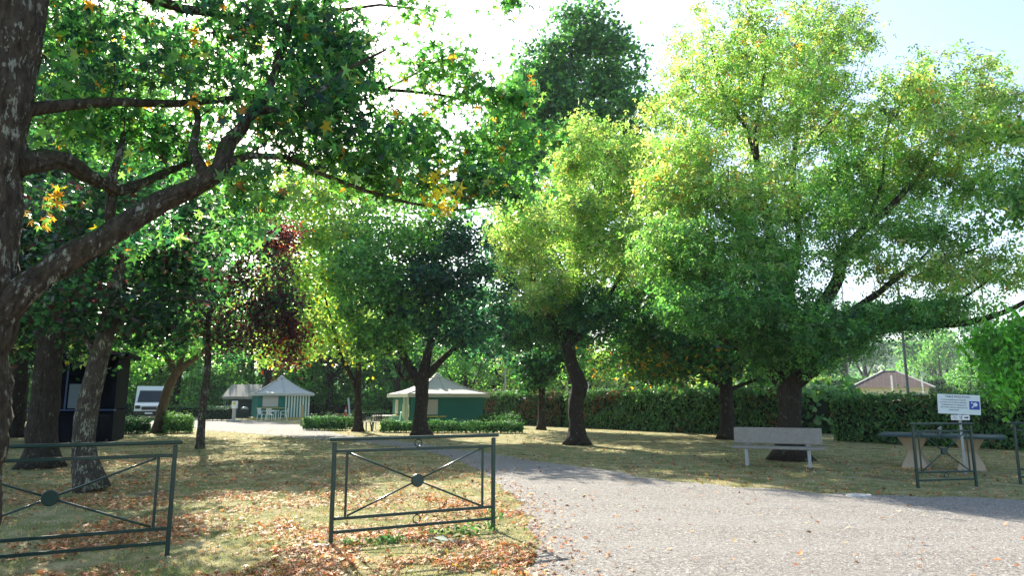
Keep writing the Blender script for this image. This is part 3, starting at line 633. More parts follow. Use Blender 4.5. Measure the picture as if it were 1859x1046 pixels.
tree('ash_tree', 'tall leafy tree rising behind the slim purple leaved tree', 'tree', b, [b, b+Vector((0, 0, 3)), b+Vector((.2, 0, 8)), b+Vector((0, 0, 14)), b+Vector((0, 0, 19))], [.36, .30, .24, .14, .05],
     [([b+Vector((0, 0, 5)), b+Vector((-2, -.5, 9)), b+Vector((-4, -1, 14))], [.16, .11, .04]), ([b+Vector((.1, 0, 6)), b+Vector((2, -.5, 10)), b+Vector((4.5, -1, 14))], [.15, .1, .04])],
     [blob(240, 160, 42, 150, 90, 3.2, 110, 'bright'), blob(120, 230, 42, 110, 110, 3, 90, 'mid'), blob(340, 220, 42, 90, 80, 3, 40, 'bright'), blob(250, 310, 42, 130, 80, 3.2, 70, 'mid'), blob(200, 50, 42, 150, 60, 3, 50, 'bright'), blob(350, 340, 42, 60, 60, 2.5, 24, 'bright')],
     T_FIVE, .21, 46, .5, M_BARK)
b = Vector((-19.5, 24.5, 0))
tree('oak_tree', 'dense dark tree rising behind the dark cabin', 'tree', b, [b, b+Vector((0, 0, 3)), b+Vector((.2, 0, 7)), b+Vector((0, 0, 12))], [.45, .36, .26, .06],
     [([b+Vector((0, 0, 3)), b+Vector((2, -.5, 5)), b+Vector((4, -1, 7))], [.2, .12, .05])],
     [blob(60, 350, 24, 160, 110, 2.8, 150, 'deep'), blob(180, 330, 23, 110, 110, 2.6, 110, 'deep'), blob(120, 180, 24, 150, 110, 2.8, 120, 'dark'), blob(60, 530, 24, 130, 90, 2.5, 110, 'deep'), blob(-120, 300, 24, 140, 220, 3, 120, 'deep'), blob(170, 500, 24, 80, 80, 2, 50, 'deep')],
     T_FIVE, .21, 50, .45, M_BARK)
# big box elder
def box_elder():
    b = gp(1434, 836); y = b.y
    trunk = [b]+A([(1433, 790, y), (1433, 750, y), (1432, 715, y), (1434, 680, y), (1438, 640, y), (1435, 560, y), (1410, 470, y), (1385, 370, y), (1372, 250, y), (1390, 120, y)], 0)
    limbs = [
     (A([(1432, 712, y), (1400, 672, y), (1360, 640, y), (1310, 610, y), (1265, 572, y-.8)], 0), [.22, .18, .14, .12, .10]),
     (A([(1436, 690, y), (1450, 640, y), (1470, 585, y-.2), (1500, 543, y-.3), (1522, 505, y-.4), (1527, 468, y-.4), (1560, 425, y-.3), (1620, 372, y), (1665, 320, y), (1700, 270, y), (1760, 215, y+.2), (1800, 120, y+.3)], 0), [.22, .19, .17, .165, .16, .14, .115, .09, .07, .055, .035, .012]),
     (A([(1440, 690, y), (1480, 640, y-.4), (1530, 580, y-.6), (1600, 528, y-.8), (1650, 487, y-.9), (1720, 470, y-1), (1800, 440, y-1)], 0), [.18, .13, .10, .08, .06, .035, .015]),
     (A([(1442, 700, y), (1500, 655, y-.8), (1590, 602, y-1.2), (1680, 592, y-1.4), (1760, 585, y-1.5), (1840, 560, y-1.6), (1900, 520, y-1.7)], 0), [.18, .13, .10, .09, .085, .06, .03]),
     (A([(1600, 600, y-1.2), (1660, 560, y-1), (1740, 545, y-1), (1820, 490, y-1)], 0), [.07, .055, .04, .015]),
     (A([(1400, 450, y), (1350, 420, y), (1310, 390, y-.3), (1265, 345, y-.4), (1220, 300, y-.5)], 0), [.09, .07, .055, .04, .015]),
     (A([(1372, 480, y), (1350, 440, y-.5), (1325, 380, y-.6), (1322, 300, y-.6)], 0), [.05, .045, .035, .015]),
     (A([(1425, 540, y), (1450, 440, y+.5), (1440, 320, y+.6), (1455, 200, y+.8), (1500, 90, y+1), (1530, 20, y+1)], 0), [.14, .10, .08, .055, .035, .015]),
     (A([(1440, 300, y+.6), (1500, 230, y+.4), (1560, 150, y+.3)], 0), [.05, .03, .012]),
     (A([(1372, 250, y), (1320, 180, y), (1290, 80, y)], 0), [.06, .04, .015]),
     (A([(1376, 300, y), (1350, 210, y+.5), (1340, 90, y+.6), (1345, -20, y+.6)], 0), [.06, .045, .03, .012]),
     (A([(1570, 415, y-.3), (1600, 330, y), (1610, 240, y), (1640, 150, y)], 0), [.05, .04, .03, .01]),
     (A([(1550, 560, y-.6), (1640, 500, y-1.2), (1700, 440, y-1.5)], 0), [.05, .035, .015]),
    ]
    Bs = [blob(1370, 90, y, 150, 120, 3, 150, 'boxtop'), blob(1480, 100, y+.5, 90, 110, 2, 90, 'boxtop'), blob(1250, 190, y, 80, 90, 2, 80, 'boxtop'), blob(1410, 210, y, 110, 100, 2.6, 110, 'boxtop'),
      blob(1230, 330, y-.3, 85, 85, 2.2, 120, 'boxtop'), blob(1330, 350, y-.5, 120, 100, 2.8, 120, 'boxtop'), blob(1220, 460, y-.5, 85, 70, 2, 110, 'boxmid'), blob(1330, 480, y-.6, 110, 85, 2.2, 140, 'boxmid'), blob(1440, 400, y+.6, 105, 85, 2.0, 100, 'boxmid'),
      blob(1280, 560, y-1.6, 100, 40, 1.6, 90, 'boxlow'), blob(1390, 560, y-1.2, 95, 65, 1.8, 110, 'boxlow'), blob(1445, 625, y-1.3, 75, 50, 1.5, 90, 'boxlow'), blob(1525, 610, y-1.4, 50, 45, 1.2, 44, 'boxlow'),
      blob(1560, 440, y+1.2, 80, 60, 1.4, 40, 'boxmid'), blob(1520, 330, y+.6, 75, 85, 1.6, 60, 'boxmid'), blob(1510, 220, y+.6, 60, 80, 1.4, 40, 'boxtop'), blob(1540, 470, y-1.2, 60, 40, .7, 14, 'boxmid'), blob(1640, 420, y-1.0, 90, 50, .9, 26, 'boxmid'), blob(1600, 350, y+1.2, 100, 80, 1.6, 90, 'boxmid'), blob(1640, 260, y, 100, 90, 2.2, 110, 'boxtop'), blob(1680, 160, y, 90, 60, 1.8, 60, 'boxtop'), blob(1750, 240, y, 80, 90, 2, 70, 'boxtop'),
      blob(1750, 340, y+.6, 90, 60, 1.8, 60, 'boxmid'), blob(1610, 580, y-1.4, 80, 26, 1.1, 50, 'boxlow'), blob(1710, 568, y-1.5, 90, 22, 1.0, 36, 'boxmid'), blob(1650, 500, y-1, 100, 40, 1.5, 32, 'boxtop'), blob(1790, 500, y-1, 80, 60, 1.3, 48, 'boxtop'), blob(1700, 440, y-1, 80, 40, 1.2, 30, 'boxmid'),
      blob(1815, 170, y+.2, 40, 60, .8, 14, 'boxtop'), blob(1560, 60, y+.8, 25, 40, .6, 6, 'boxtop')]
    st = at(1262, 570, y-.82)
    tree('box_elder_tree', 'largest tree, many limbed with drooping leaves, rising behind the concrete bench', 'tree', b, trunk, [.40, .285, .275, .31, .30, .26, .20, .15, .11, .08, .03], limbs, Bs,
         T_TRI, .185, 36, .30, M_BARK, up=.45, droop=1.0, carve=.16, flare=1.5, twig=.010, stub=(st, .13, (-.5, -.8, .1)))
box_elder()
b = Vector((3.9, 42, 0))
tree('tall_tree', 'tallest round topped dark green tree rising far behind the pale tree', 'tree', b, [b, b+Vector((0, 0, 6)), b+Vector((0, 0, 14)), b+Vector((0, 0, 21)), b+Vector((0, 0, 26))], [.6, .5, .35, .2, .06],
     [([b+Vector((0, 0, 8+k)), b+Vector((s*1.8, 0, 12+k)), b+Vector((s*3.2, 0, 18+k*.6))], [.2, .14, .05]) for s, k in ((-1, 0), (1, 1), (-.5, 3), (.6, 4), (-1.3, -2), (1.3, -2))],
     [blob(1062, 70, 42, 62, 80, 2.6, 90, 'tall'), blob(1010, 130, 42, 70, 70, 2.6, 90, 'tall'), blob(1115, 130, 42, 62, 80, 2.6, 90, 'tall'), blob(960, 210, 42, 75, 60, 2.6, 90, 'tall'), blob(925, 245, 42, 60, 55, 2.4, 60, 'tall'), blob(985, 140, 42, 55, 60, 2.4, 50, 'tall'), blob(1060, 220, 42, 110, 80, 3, 130, 'tall'), blob(1140, 230, 42, 80, 80, 3, 80, 'tall'),
      blob(930, 310, 42, 80, 70, 3, 80, 'tall'), blob(1000, 260, 42, 90, 70, 3, 70, 'tall'), blob(1050, 330, 42, 110, 80, 3, 90, 'tall'), blob(1150, 330, 42, 90, 80, 3, 80, 'mid'), blob(980, 420, 42, 100, 70, 3, 70, 'tall'), blob(1150, 440, 42, 120, 80, 3, 60, 'mid')],
     T_FIVE, .27, 50, .62, M_BARK, carve=.02)
# right edge tree (trunk outside the frame) with low drooping branches
b = Vector((14.6, 15.2, 0))
tree('drooping_tree', 'bright green foliage hanging down at the right edge beside the ping pong table sign', 'tree', b, [b, b+Vector((0, 0, 2)), b+Vector((-.2, 0, 4)), b+Vector((-.2, 0, 7)), b+Vector((0, 0, 9))], [.34, .28, .24, .16, .05],
     [([b+Vector((0, 0, 3)), b+Vector((-1.2, 0, 3.6)), b+Vector((-2.6, -.1, 3.6)), b+Vector((-3.4, -.2, 2.9))], [.1, .07, .05, .02]), ([b+Vector((0, 0, 5)), b+Vector((-1.4, 0, 6)), b+Vector((-3, 0, 6.4))], [.09, .06, .02])],
     [blob(1825, 630, 14.8, 48, 40, .9, 44, 'fresh'), blob(1808, 690, 14.6, 34, 45, .6, 30, 'fresh'), blob(1855, 640, 15, 60, 60, 1, 40, 'fresh'), blob(1860, 400, 15.5, 60, 100, 1.4, 60, 'boxmid'), blob(1910, 640, 15, 70, 70, 1.4, 50, 'fresh'),
      blob(1850, 250, 16, 50, 80, 1.2, 36, 'boxtop'), blob(1980, 330, 15, 90, 160, 2, 70, 'boxmid'), blob(1835, 720, 14.6, 30, 40, .5, 16, 'fresh')],
     T_OV, .13, 48, .22, M_BARK, droop=1.4, up=.2, vs=1.2)

# background trees: three kinds, copied
def bgproto(name, label, pal, h, r, n, seed, loc, lo=.42):
    random.seed(seed); b = Vector(loc)
    Bs = []
    for k in range(9):
        a = k*2.4; q = r*.5*(1-.05*k); Bs.append((b+Vector((math.cos(a)*q, math.sin(a)*q, h*(lo+(.47-lo*.0)*(k/9.0)*(.87-lo)/.45+.08*random.random()))), (r*.5, r*.5, h*.16), n//9, pal, .5))
    Bs.append((b+Vector((0, 0, h*.85)), (r*.45, r*.45, h*.14), n//9, pal, .5))
    return tree(name, label, 'tree', b, [b, b+Vector((.1, 0, h*.25)), b+Vector((-.1, .1, h*.5)), b+Vector((0, 0, h*.85))], [h*.028, h*.022, h*.015, .05],
        [([b+Vector((0, 0, h*.25)), b+Vector((math.cos(a)*r*.4, math.sin(a)*r*.4, h*.5)), b+Vector((math.cos(a)*r*.6, math.sin(a)*r*.6, h*.7))], [h*.012, h*.008, .03]) for a in (0, 2.1, 4.2)],
        Bs, T_BIG, .34, 42, .62, M_BARK, group='trees behind the huts', carve=.2)
LB = ['mid green leafy tree among the row behind the campsite huts', 'dark green tree among the row behind the campsite huts', 'light yellow green tree among the row behind the campsite huts']
protos = [bgproto('background_tree', LB[0], 'bright', 13, 5.2, 120, 3, (-18, 68, 0)), bgproto('background_tree', LB[1], 'dark', 15, 5.0, 130, 4, (-37, 64, 0)), bgproto('background_tree', LB[2], 'lime', 12, 5.5, 120, 5, (-28, 74, 0))]
protos.append(bgproto('background_tree', LB[0], 'bright', 9, 5.0, 130, 6, (-36, 70.5, 0), .14)); protos.append(bgproto('background_tree', LB[1], 'mid', 8, 5.0, 130, 8, (-16, 70.5, 0), .14))
for i, (x, y, k, s) in enumerate([(-62, 72, 3, 1), (-55, 76, 4, 1), (-47, 70, 3, 1.1), (-41, 76, 4, 1), (-30, 72, 3, 1), (-24.5, 75, 4, 1.1), (-20, 69, 3, .8), (-10, 66, 4, .9), (-5, 70, 3, 1), (1, 74, 4, 1), (7, 76, 3, 1), (-13, 80, 3, 1.2), (-27, 62, 4, .6), (14, 78, 4, 1), (21, 80, 3, .9)]):
    c = copy_tree(protos[k]); c.location = (x, y, 0); c.rotation_euler.z = i*1.1; c.scale = (s, s, s)
spots = [(-48, 60, 1, 1.1), (-57, 66, 0, 1.1), (-44, 72, 2, 1.2), (-34, 70, 0, 1.05), (-22, 62, 1, .9), (-12, 72, 2, 1.0), (-10, 60, 1, .72), (-6, 76, 0, 1.1), (-1, 66, 1, .8), (4, 80, 0, .95), (-24, 84, 1, 1.3), (-40, 86, 0, 1.4), (-56, 84, 1, 1.4),
         (-14, 88, 1, 1.2), (2, 92, 0, 1.1), (-26.5, 44, 0, .8), (-34, 48, 1, .9), (-22.5, 36, 0, .75), (-28, 38, 1, .95), (-20, 28, 1, .85), (-17, 22.5, 2, .7), (-24, 30, 0, 1.0), ]
for i, (x, y, k, s) in enumerate(spots):
    c = copy_tree(protos[k]); c.location = (x, y, 0); c.rotation_euler.z = i*1.9; c.scale = (s, s, s)
# lighter bushes / trees beyond the hedge
F2 = 'trees beyond the clipped hedge'
far2 = [(7, 66, 2, .55), (13, 62, 0, .5), (1, 60, 2, .5), (20, 66, 2, .5), (27, 72, 0, .5), (33, 78, 2, .45), (56, 84, 0, .5), (-4, 58, 0, .5), (15, 84, 0, .8), (5, 88, 2, .85)]
for i, (x, y, k, s) in enumerate(far2):
    c = copy_tree(protos[k]); c.location = (x, y, 0); c.rotation_euler.z = i*2.3; c.scale = (s*1.2, s*1.2, s)
    c['group'] = F2; c['label'] = ('small round yellow green tree beyond the clipped hedge' if k == 2 else 'small round mid green tree beyond the clipped hedge')
F3 = 'hazy tree belt beyond the sports field'
for i in range(18):
    x = 32+i*6.2; y = 165+15*math.sin(i*1.7); s = 1.45+.25*math.sin(i*2.9)
    c = copy_tree(protos[(i*7) % 2]); c.location = (x, y, 0); c.rotation_euler.z = i*1.3; c.scale = (s, s, s)
    c['group'] = F3; c['label'] = 'hazy blue green tree in the belt far beyond the roofed house'


LMK = [(60, 'the thick left trunk'), (150, 'the dark cabin'), (270, 'the white van'), (365, 'the purple tree'), (430, 'the ridge tents'), (508, 'the striped hut'), (600, 'the traffic cone'), (650, 'the forked trunk'), (790, 'the nearer green hut'), (917, 'the pale lamp pole'),
       (983, 'the narrow straight trunk'), (1048, 'the swollen trunk'), (1322, 'the dark spreading tree'), (1434, 'the largest tree'), (1545, 'the brown roof left end'), (1618, 'the brown roof'), (1690, 'the brown roof right end'), (1742, 'the ping pong sign'), (1850, 'the right edge of the view')]
def autolabel(objs, band):
    used = {}
    for o, desc in sorted(objs, key=lambda q: q[0].location.y):
        x, y, _ = o.location; px = CW/2+FPX*x/(y*CT+.01); nm = min(LMK, key=lambda l: abs(l[0]-px)); d = px-nm[0]
        side = 'straight behind' if abs(d) < 22 else ('behind and right of' if d > 0 else 'behind and left of')
        if px < -40 or px > CW+40: side = 'beyond'
        base_ = '%s %s %s' % (desc, side, nm[1]); k = used.get(base_, 0); used[base_] = k+1
        o['label'] = base_+['', ', one farther', ', two farther', ', farthest'][min(k, 3)]
DESC = ['mid green leafy tree', 'dark green tree', 'light yellow green tree']
bgo = [o for o in COL.objects if o.get('group') == 'trees behind the huts']
autolabel([(o, DESC[0] if o['label'] == LB[0] else (DESC[1] if o['label'] == LB[1] else DESC[2])) for o in bgo], 0)
autolabel([(o, 'small round yellow green tree' if 'yellow' in o['label'] else 'small round mid green tree') for o in COL.objects if o.get('group') == F2], 0)
autolabel([(o, 'hazy distant tree') for o in COL.objects if o.get('group') == F3], 0)

# hill
def hill():
    V = []; F = []; nx, ny = 90, 14
    for j in range(ny):
        for i in range(nx):
            x = -500+i*(1500/(nx-1)); y = 420+j*30; h = 58*math.sin(min(1, j/9)*math.pi/2)*(.75+.3*noise.noise(Vector((x*.004, y*.004, 3))))
            V.append((x, y, h*(.55+.45*min(1, max(0, (x+200)/500)))+4*noise.noise(Vector((x*.03, y*.03, 0)))-1))
    for j in range(ny-1):
        for i in range(nx-1): F.append((j*nx+i, j*nx+i+1, (j+1)*nx+i+1, (j+1)*nx+i))
    m = MB(); m.add(V, F); tag(m.build('hills', simple('hill_green', (.05, .09, .035), 1, 0, .4, .05, 1, .3), smooth=True), kind='structure')
    n = 9000; k = rng.integers(0, (nx-1)*(ny-1), n); i = k % (nx-1); j = k//(nx-1); Va = np.array(V).reshape(ny, nx, 3)
    a, b_ = rng.random(n), rng.random(n)
    P = Va[j, i]*((1-a)*(1-b_))[:, None]+Va[j, i+1]*(a*(1-b_))[:, None]+Va[j+1, i]*((1-a)*b_)[:, None]+Va[j+1, i+1]*(a*b_)[:, None]
    P[:, 2] += 2+rng.random(n)*5
    leaves_mesh('hill_forest', P, 9, T_FIVE, pick('mid', n), M_HEDGE, None, up=.8)
    tag(bpy.data.objects['hill_forest'], 'far off wooded hillside fading into haze', 'forest', kind='stuff')
hill()

#SECTION hedges
# ------------------------------------------------------------ hedges
M_CORE = simple('hedge_core_stems', (.018, .022, .010), 1, 0, .4, 6, .6, 20, .1)  # near-black tone stands for the dim hedge inside; low-hedge stems share it
def hedge(name, label, cat, pts, width, height, dens_, lsize, tmpl, pal, pal2=None, thr=.2, group=None, gap=.0, rough=.08, z0=.0, top=None):
    pts = [Vector((p[0], p[1], 0)) for p in pts]; base = pts[0].copy(); root = empty(name, base, 0, label, cat, group)
    mb = MB(); C = []; NR = []; PL = []
    for a, b in zip(pts[:-1], pts[1:]):
        d = b-a; Ln = d.length; d.normalize(); nrm = Vector((d.y, -d.x, 0))
        m = max(2, int(Ln/.5)); ins = min(.16, width*.3)
        if True:  # added solid dark core under the leaves, stops the view through the hedge
            V = []; F = []; z0_ = z0 if gap == 0 else gap+.06
            sec = [(-width/2+ins, z0_+.03), (-width/2+ins, height-ins*1.1), (width/2-ins, height-ins*1.1), (width/2-ins, z0_+.03)]
            for i in range(m+1):
                for q, z in sec:
                    p = a+d*(Ln*i/m)+nrm*(q+.04*random.uniform(-1, 1)); V.append(p+Vector((0, 0, z+.05*random.uniform(-1, 0)))-base)
            for i in range(m):
                for k in range(3): F.append((i*4+k, i*4+k+1, (i+1)*4+k+1, (i+1)*4+k))
            F.append((0, 1, 2, 3)); F.append((m*4, m*4+1, m*4+2, m*4+3)); mb.add(V, F)
        if gap > 0:
            ns = int(Ln/.35)+2
            for i in range(ns):
                p = a+d*(Ln*i/(ns-1))-base
                for q in range(3):
                    e = p+nrm*random.uniform(-.5, .5)*width*.8+d*random.uniform(-.2, .2)+Vector((0, 0, height*.85)); mb.tube([p, p*.6+e*.4+Vector((0, 0, -.02)), e], [.018, .014, .008], 4, False)
        area = Ln*(2*height+width)+2*height*width; n = int(area*dens_)
        s = rng.random(n)*Ln; face = rng.choice(4, n, p=np.array([Ln*height, Ln*height, Ln*width, height*width*2])/(Ln*(2*height+width)+2*height*width))
        u = rng.random(n); q = np.where(face == 0, width/2, np.where(face == 1, -width/2, (u-.5)*width)); z = np.where(face < 2, gap+(height-gap)*u, height)
        z = np.where(face == 3, gap+(height-gap)*rng.random(n), z); s = np.where(face == 3, np.where(rng.random(n) < .5, 0, Ln), s)
        P = np.array(a)[None]+np.array(d)[None]*s[:, None]+np.array(nrm)[None]*q[:, None]; P[:, 2] = z
        nz = vnoise(P[:, 0]+P[:, 2]*.7, P[:, 1]+P[:, 2], 1.3)
        NN = np.where((face == 0)[:, None], np.array(nrm)[None], np.where((face == 1)[:, None], -np.array(nrm)[None], np.where((face == 2)[:, None], np.array([[0, 0, 1.]]), np.where((s > Ln/2)[:, None], np.array(d)[None], -np.array(d)[None]))))
        nz2 = vnoise(P[:, 0]*1.3, P[:, 1]*1.3+P[:, 2]*3.5, 2.6, 3); P += NN*((nz*1.3+nz2*.9)*rough+rng.normal(size=n)*rough*.45-.02)[:, None]
        lf = vnoise(P[:, 0], P[:, 1], .7, 11); P[:, 2] += np.where(z > height*.5, lf*rough*.9, 0); shoot = (face == 2) & (rng.random(n) < .08); P[shoot, 2] += rng.random(shoot.sum())*rough*2.2
        C.append(P); NR.append(NN)
        col = pick(pal, n)
        if pal2:
            nb = vnoise(P[:, 0]*.5+3, P[:, 1]*.5+P[:, 2], .9, 7)+rng.normal(size=n)*.12; c2 = pick(pal2, n); col = np.where((nb > thr)[:, None], c2, col)
        PL.append(col)
    mb.build('dark_core_stems', M_CORE, root)
    C = np.concatenate(C); NRm = np.concatenate(NR)
    leaves_mesh('foliage', C, lsize, tmpl, np.concatenate(PL), M_HEDGE, root, up=.3, nrm=NRm*.9, flatn=.6, origin=base, dirs=NRm*.5+np.array([[0, 0, .9]]) if tmpl is T_FROND else None)
    return root
HA, HB, HC, HD, HE = (-3.4, 47), (3.0, 39.2), (9.6, 30.2), (14.2, 22.8), (20.5, 15.0)
hedge('tall_hedge', 'browning left section of the tall clipped hedge behind the narrow trunk', 'hedge', [HA, HB], 1.0, 1.9, 230, .19, T_FROND, 'thuja', 'brown', -.02, 'sections of the tall clipped hedge', rough=.14)
hedge('tall_hedge', 'long dense green middle section of tall clipped hedge behind the lawn', 'hedge', [(3.35, 38.7), HC, (11.0, 27.9)], 1.0, 1.9, 330, .17, T_FROND, 'thuja', 'brown', .30, 'sections of the tall clipped hedge', rough=.15)
hedge('tall_hedge', 'right section of tall hedge with reddish brown patch behind the ping pong table', 'hedge', [(12.3, 26.0), HD, (17.2, 19.2), HE], 1.0, 1.62, 380, .15, T_FROND, 'thuja', 'brown', .16, 'sections of the tall clipped hedge', rough=.14)
G3 = 'low clipped hedges around the pitches'
def lowh(label, a, b, w_=.6, h=.62, pal='hedge', d=800): hedge('low_hedge', label, 'hedge', [a, b], w_, h, d, .085, T_OV, pal, group=G3, gap=.05, rough=.10)
def g2(px, py): p = gp(px, py); return (p.x, p.y)
lowh('low clipped hedge left of the forked trunk', g2(556, 781), g2(622, 782), .7, .62)
lowh('short low hedge piece just left of the forked trunk base', g2(626, 779), g2(644, 779), .6, .58)
lowh('low clipped hedge in front of the green hut, left of the broad trunk', g2(696, 785), g2(748, 786), .6, .48)
lowh('low clipped hedge in front of the green hut, right of the broad trunk', g2(782, 786), g2(948, 787), .6, .48, d=700)
lowh('low sunlit hedge running behind the right corner of the green hut', g2(872, 778), g2(944, 778), .6, .60)
lowh('dark rounded low hedge at left beyond the leaning trunk', g2(205, 788), g2(262, 788), 1.0, .62, 'dark')
lowh('sunlit shrubby hedge right of the leaning trunk', g2(298, 787), g2(346, 786), 1.0, .74, 'bright')
lowh('blue green low hedge beside the electric pedestal', g2(377, 764), g2(420, 764), 1.0, 1.0, 'blue', 220)
lowh('thin low hedge in the distance behind the black chairs', g2(640, 760), g2(706, 760), .8, .6, 'bright', 180)
lowh('sunlit hedge left of the white van', g2(200, 757), g2(246, 757), 1.2, 1.3, 'bright', 150)
lowh('hedge right of the white van behind the slim trunk', g2(300, 758), g2(374, 758), 1.2, 1.0, 'mid', 150)
lowh('long low hedge behind the striped hut corner', g2(560, 753), g2(640, 753), 1.2, 1.2, 'mid', 110)

def bhedge(label, a, b, h, pal, w_=1.6): hedge('boundary_hedge', label, 'hedge', [a, b], w_, h, 34, .38, T_FIVE, pal, group='shrubby hedges closing the campsite', rough=.3)
bhedge('shrubby green hedge in the distance behind the white van', (-62, 76), (-32, 78), 2.4, 'bright')
bhedge('shrubby dark hedge in the distance behind the striped hut', (-31, 80), (-14, 78), 2.3, 'mid')
bhedge('shrubby green hedge in the distance behind the traffic cone', (-13.5, 70), (-3, 60), 1.8, 'bright')
bhedge('shrubby bright hedge far behind the nearer green hut', (-3, 62), (14, 66), 3.0, 'lime')
bhedge('pale green bushes visible through the gap between the tall hedge sections', (9.6, 32.5), (15.5, 31.5), 2.0, 'bright')
bhedge('row of bushes beyond the tall hedge behind the cream house', (16, 88), (80, 88), 4.0, 'mid')
#SECTION objects
# ------------------------------------------------------------ barriers
def barrier(label, p0, p1, rings, H=1.085, disc=.072, inset=.14, dz=(0, 0)):
    a = Vector((p0.x, p0.y, 0)); b = Vector((p1.x, p1.y, 0)); d = b-a; W = d.length; ang = math.atan2(d.y, d.x)
    r = empty('barrier', a, ang, label, 'barrier', 'green metal barriers'); m = M_GREEN
    for x in (0, W):
        MB().box((x, 0, H/2-.03), (.042, .042, H-.0), bev=.006).build('post', m, r)
    MB().box((W/2, 0, H-.005), (W+.13, .062, .036), bev=.012).build('top_rail', m, r)
    zs = (.955, .262, .128); nm = ('upper_rail', 'lower_rail', 'bottom_rail')
    for z, n_ in zip(zs, nm): MB().box((W/2, 0, z), (W-.044, .026, .032), bev=.006).build(n_, m, r)
    for x in (inset, W-inset): MB().box((x, 0, (zs[0]+zs[1])/2), (.026, .020, zs[0]-zs[1]-.034), bev=.004).build('upright', m, r)
    c = Vector((W/2, 0, (zs[0]+zs[1])/2)); ex, ez = W/2-inset-.02, (zs[0]-zs[1])/2-.022
    for sx in (-1, 1):
        for sz in (-1, 1): MB().tube([c+Vector((sx*.05, 0, sz*.05*ez/ex)), c+Vector((sx*ex, 0, sz*ez))], .0105, 8).build('brace', m, r, smooth=True)
    dm = MB(); V = []; F = []; n = 28
    prof = [(0, -.022), (disc*.9, -.022), (disc, -.014), (disc, .014), (disc*.9, .022), (0, .022)]
    for rr, yy in prof[1:-1]:
        for k in range(n): V.append((c.x+rr*math.cos(2*math.pi*k/n), yy, c.z+rr*math.sin(2*math.pi*k/n)))
    for i in range(3):
        for k in range(n): F.append((i*n+k, i*n+(k+1) % n, (i+1)*n+(k+1) % n, (i+1)*n+k))
    F.append(tuple(range(n))); F.append(tuple(3*n+k for k in range(n))[::-1]); dm.add(V, F); dm.build('disc', m, r)
    if 'u' in rings: MB().torus((W/2, 0, (H-.022+zs[0]+.016)/2), .041, .007).build('ring', m, r, smooth=True)
    if 'l' in rings: MB().torus((W/2, 0, (zs[1]+zs[2])/2), .043, .007).build('ring', m, r, smooth=True)
    return r
barrier('dark green barrier in the centre with two rings above and below its disc', gp(600, 991), gp(895, 963), 'ul')
barrier('dark green barrier at the left edge, half hidden by the near trunk', Vector((-5.12, 6.02, 0)), gp(303, 1011), '')
barrier('narrow dark green barrier in front of the ping pong table sign', gp(1667, 887), gp(1773, 884), 'l', disc=.062, inset=.10)
p = gp(1853, 880)
barrier('dark green barrier cut by the right edge of the photo', p, p+Vector((1.7, -.5, 0)), 'l')

# ------------------------------------------------------------ bench
def bench():
    a = gp(1358, 846); b = gp(1470, 850); d = b-a; r = empty('concrete_bench', (a+b)/2, math.atan2(d.y, d.x), 'grey concrete bench at the edge of the lawn in front of the largest tree', 'bench')
    W = 1.94
    MB().box((0, .0, .42), (W, .44, .055), bev=.012).build('seat', M_CONC, r)
    M = Matrix.Rotation(R(-9), 3, 'X')
    MB().box((0, .25, .675), (W-.04, .05, .37), M=M, bev=.015).build('backrest', M_CONC, r)
    for s in (-1, 1):
        MB().box((s*.66, .0, .20), (.075, .34, .385), bev=.01).build('leg', M_STONE, r)
        MB().box((s*.66, .232, .475), (.09, .05, .12), M=M, bev=.006).build('bracket', M_CONC, r)
bench()
# ------------------------------------------------------------ ping pong table
def pingpong():
    c = Vector((9.58, 15.6, 0)); r = empty('ping_pong_table', c, math.atan2(-.56, .83), 'concrete ping pong table on two cream hourglass legs behind the narrow barrier', 'ping pong table')
    MB().box((0, 0, .705), (2.36, 1.40, .055), bev=.012).build('table_top', M_TOPT, r)
    for s in (-1, 1):
        m = MB(); V = []; F = []
        sec = [(.40, .48, 0.0), (.37, .45, .05), (.185, .27, .33), (.185, .27, .38), (.45, .50, .676)]
        for sx, sy, z in sec:
            for qx, qy in ((-1, -1), (1, -1), (1, 1), (-1, 1)): V.append((s*.52+qx*sx*.66, qy*sy, z))
        for i in range(len(sec)-1):
            for k in range(4): F.append((i*4+k, i*4+(k+1) % 4, (i+1)*4+(k+1) % 4, (i+1)*4+k))
        F.append((3, 2, 1, 0)); F.append(tuple(16+k for k in range(4))); m.add(V, F); m.build('leg', M_CREAMC, r)
    MB().box((0, 0, .81), (.012, 1.6, .15), bev=.003).build('net_plate', M_METAL, r)
    for s in (-1, 1): MB().box((0, s*.82, .77), (.05, .03, .22), bev=.005).build('net_bracket', M_GREEN, r)
pingpong()
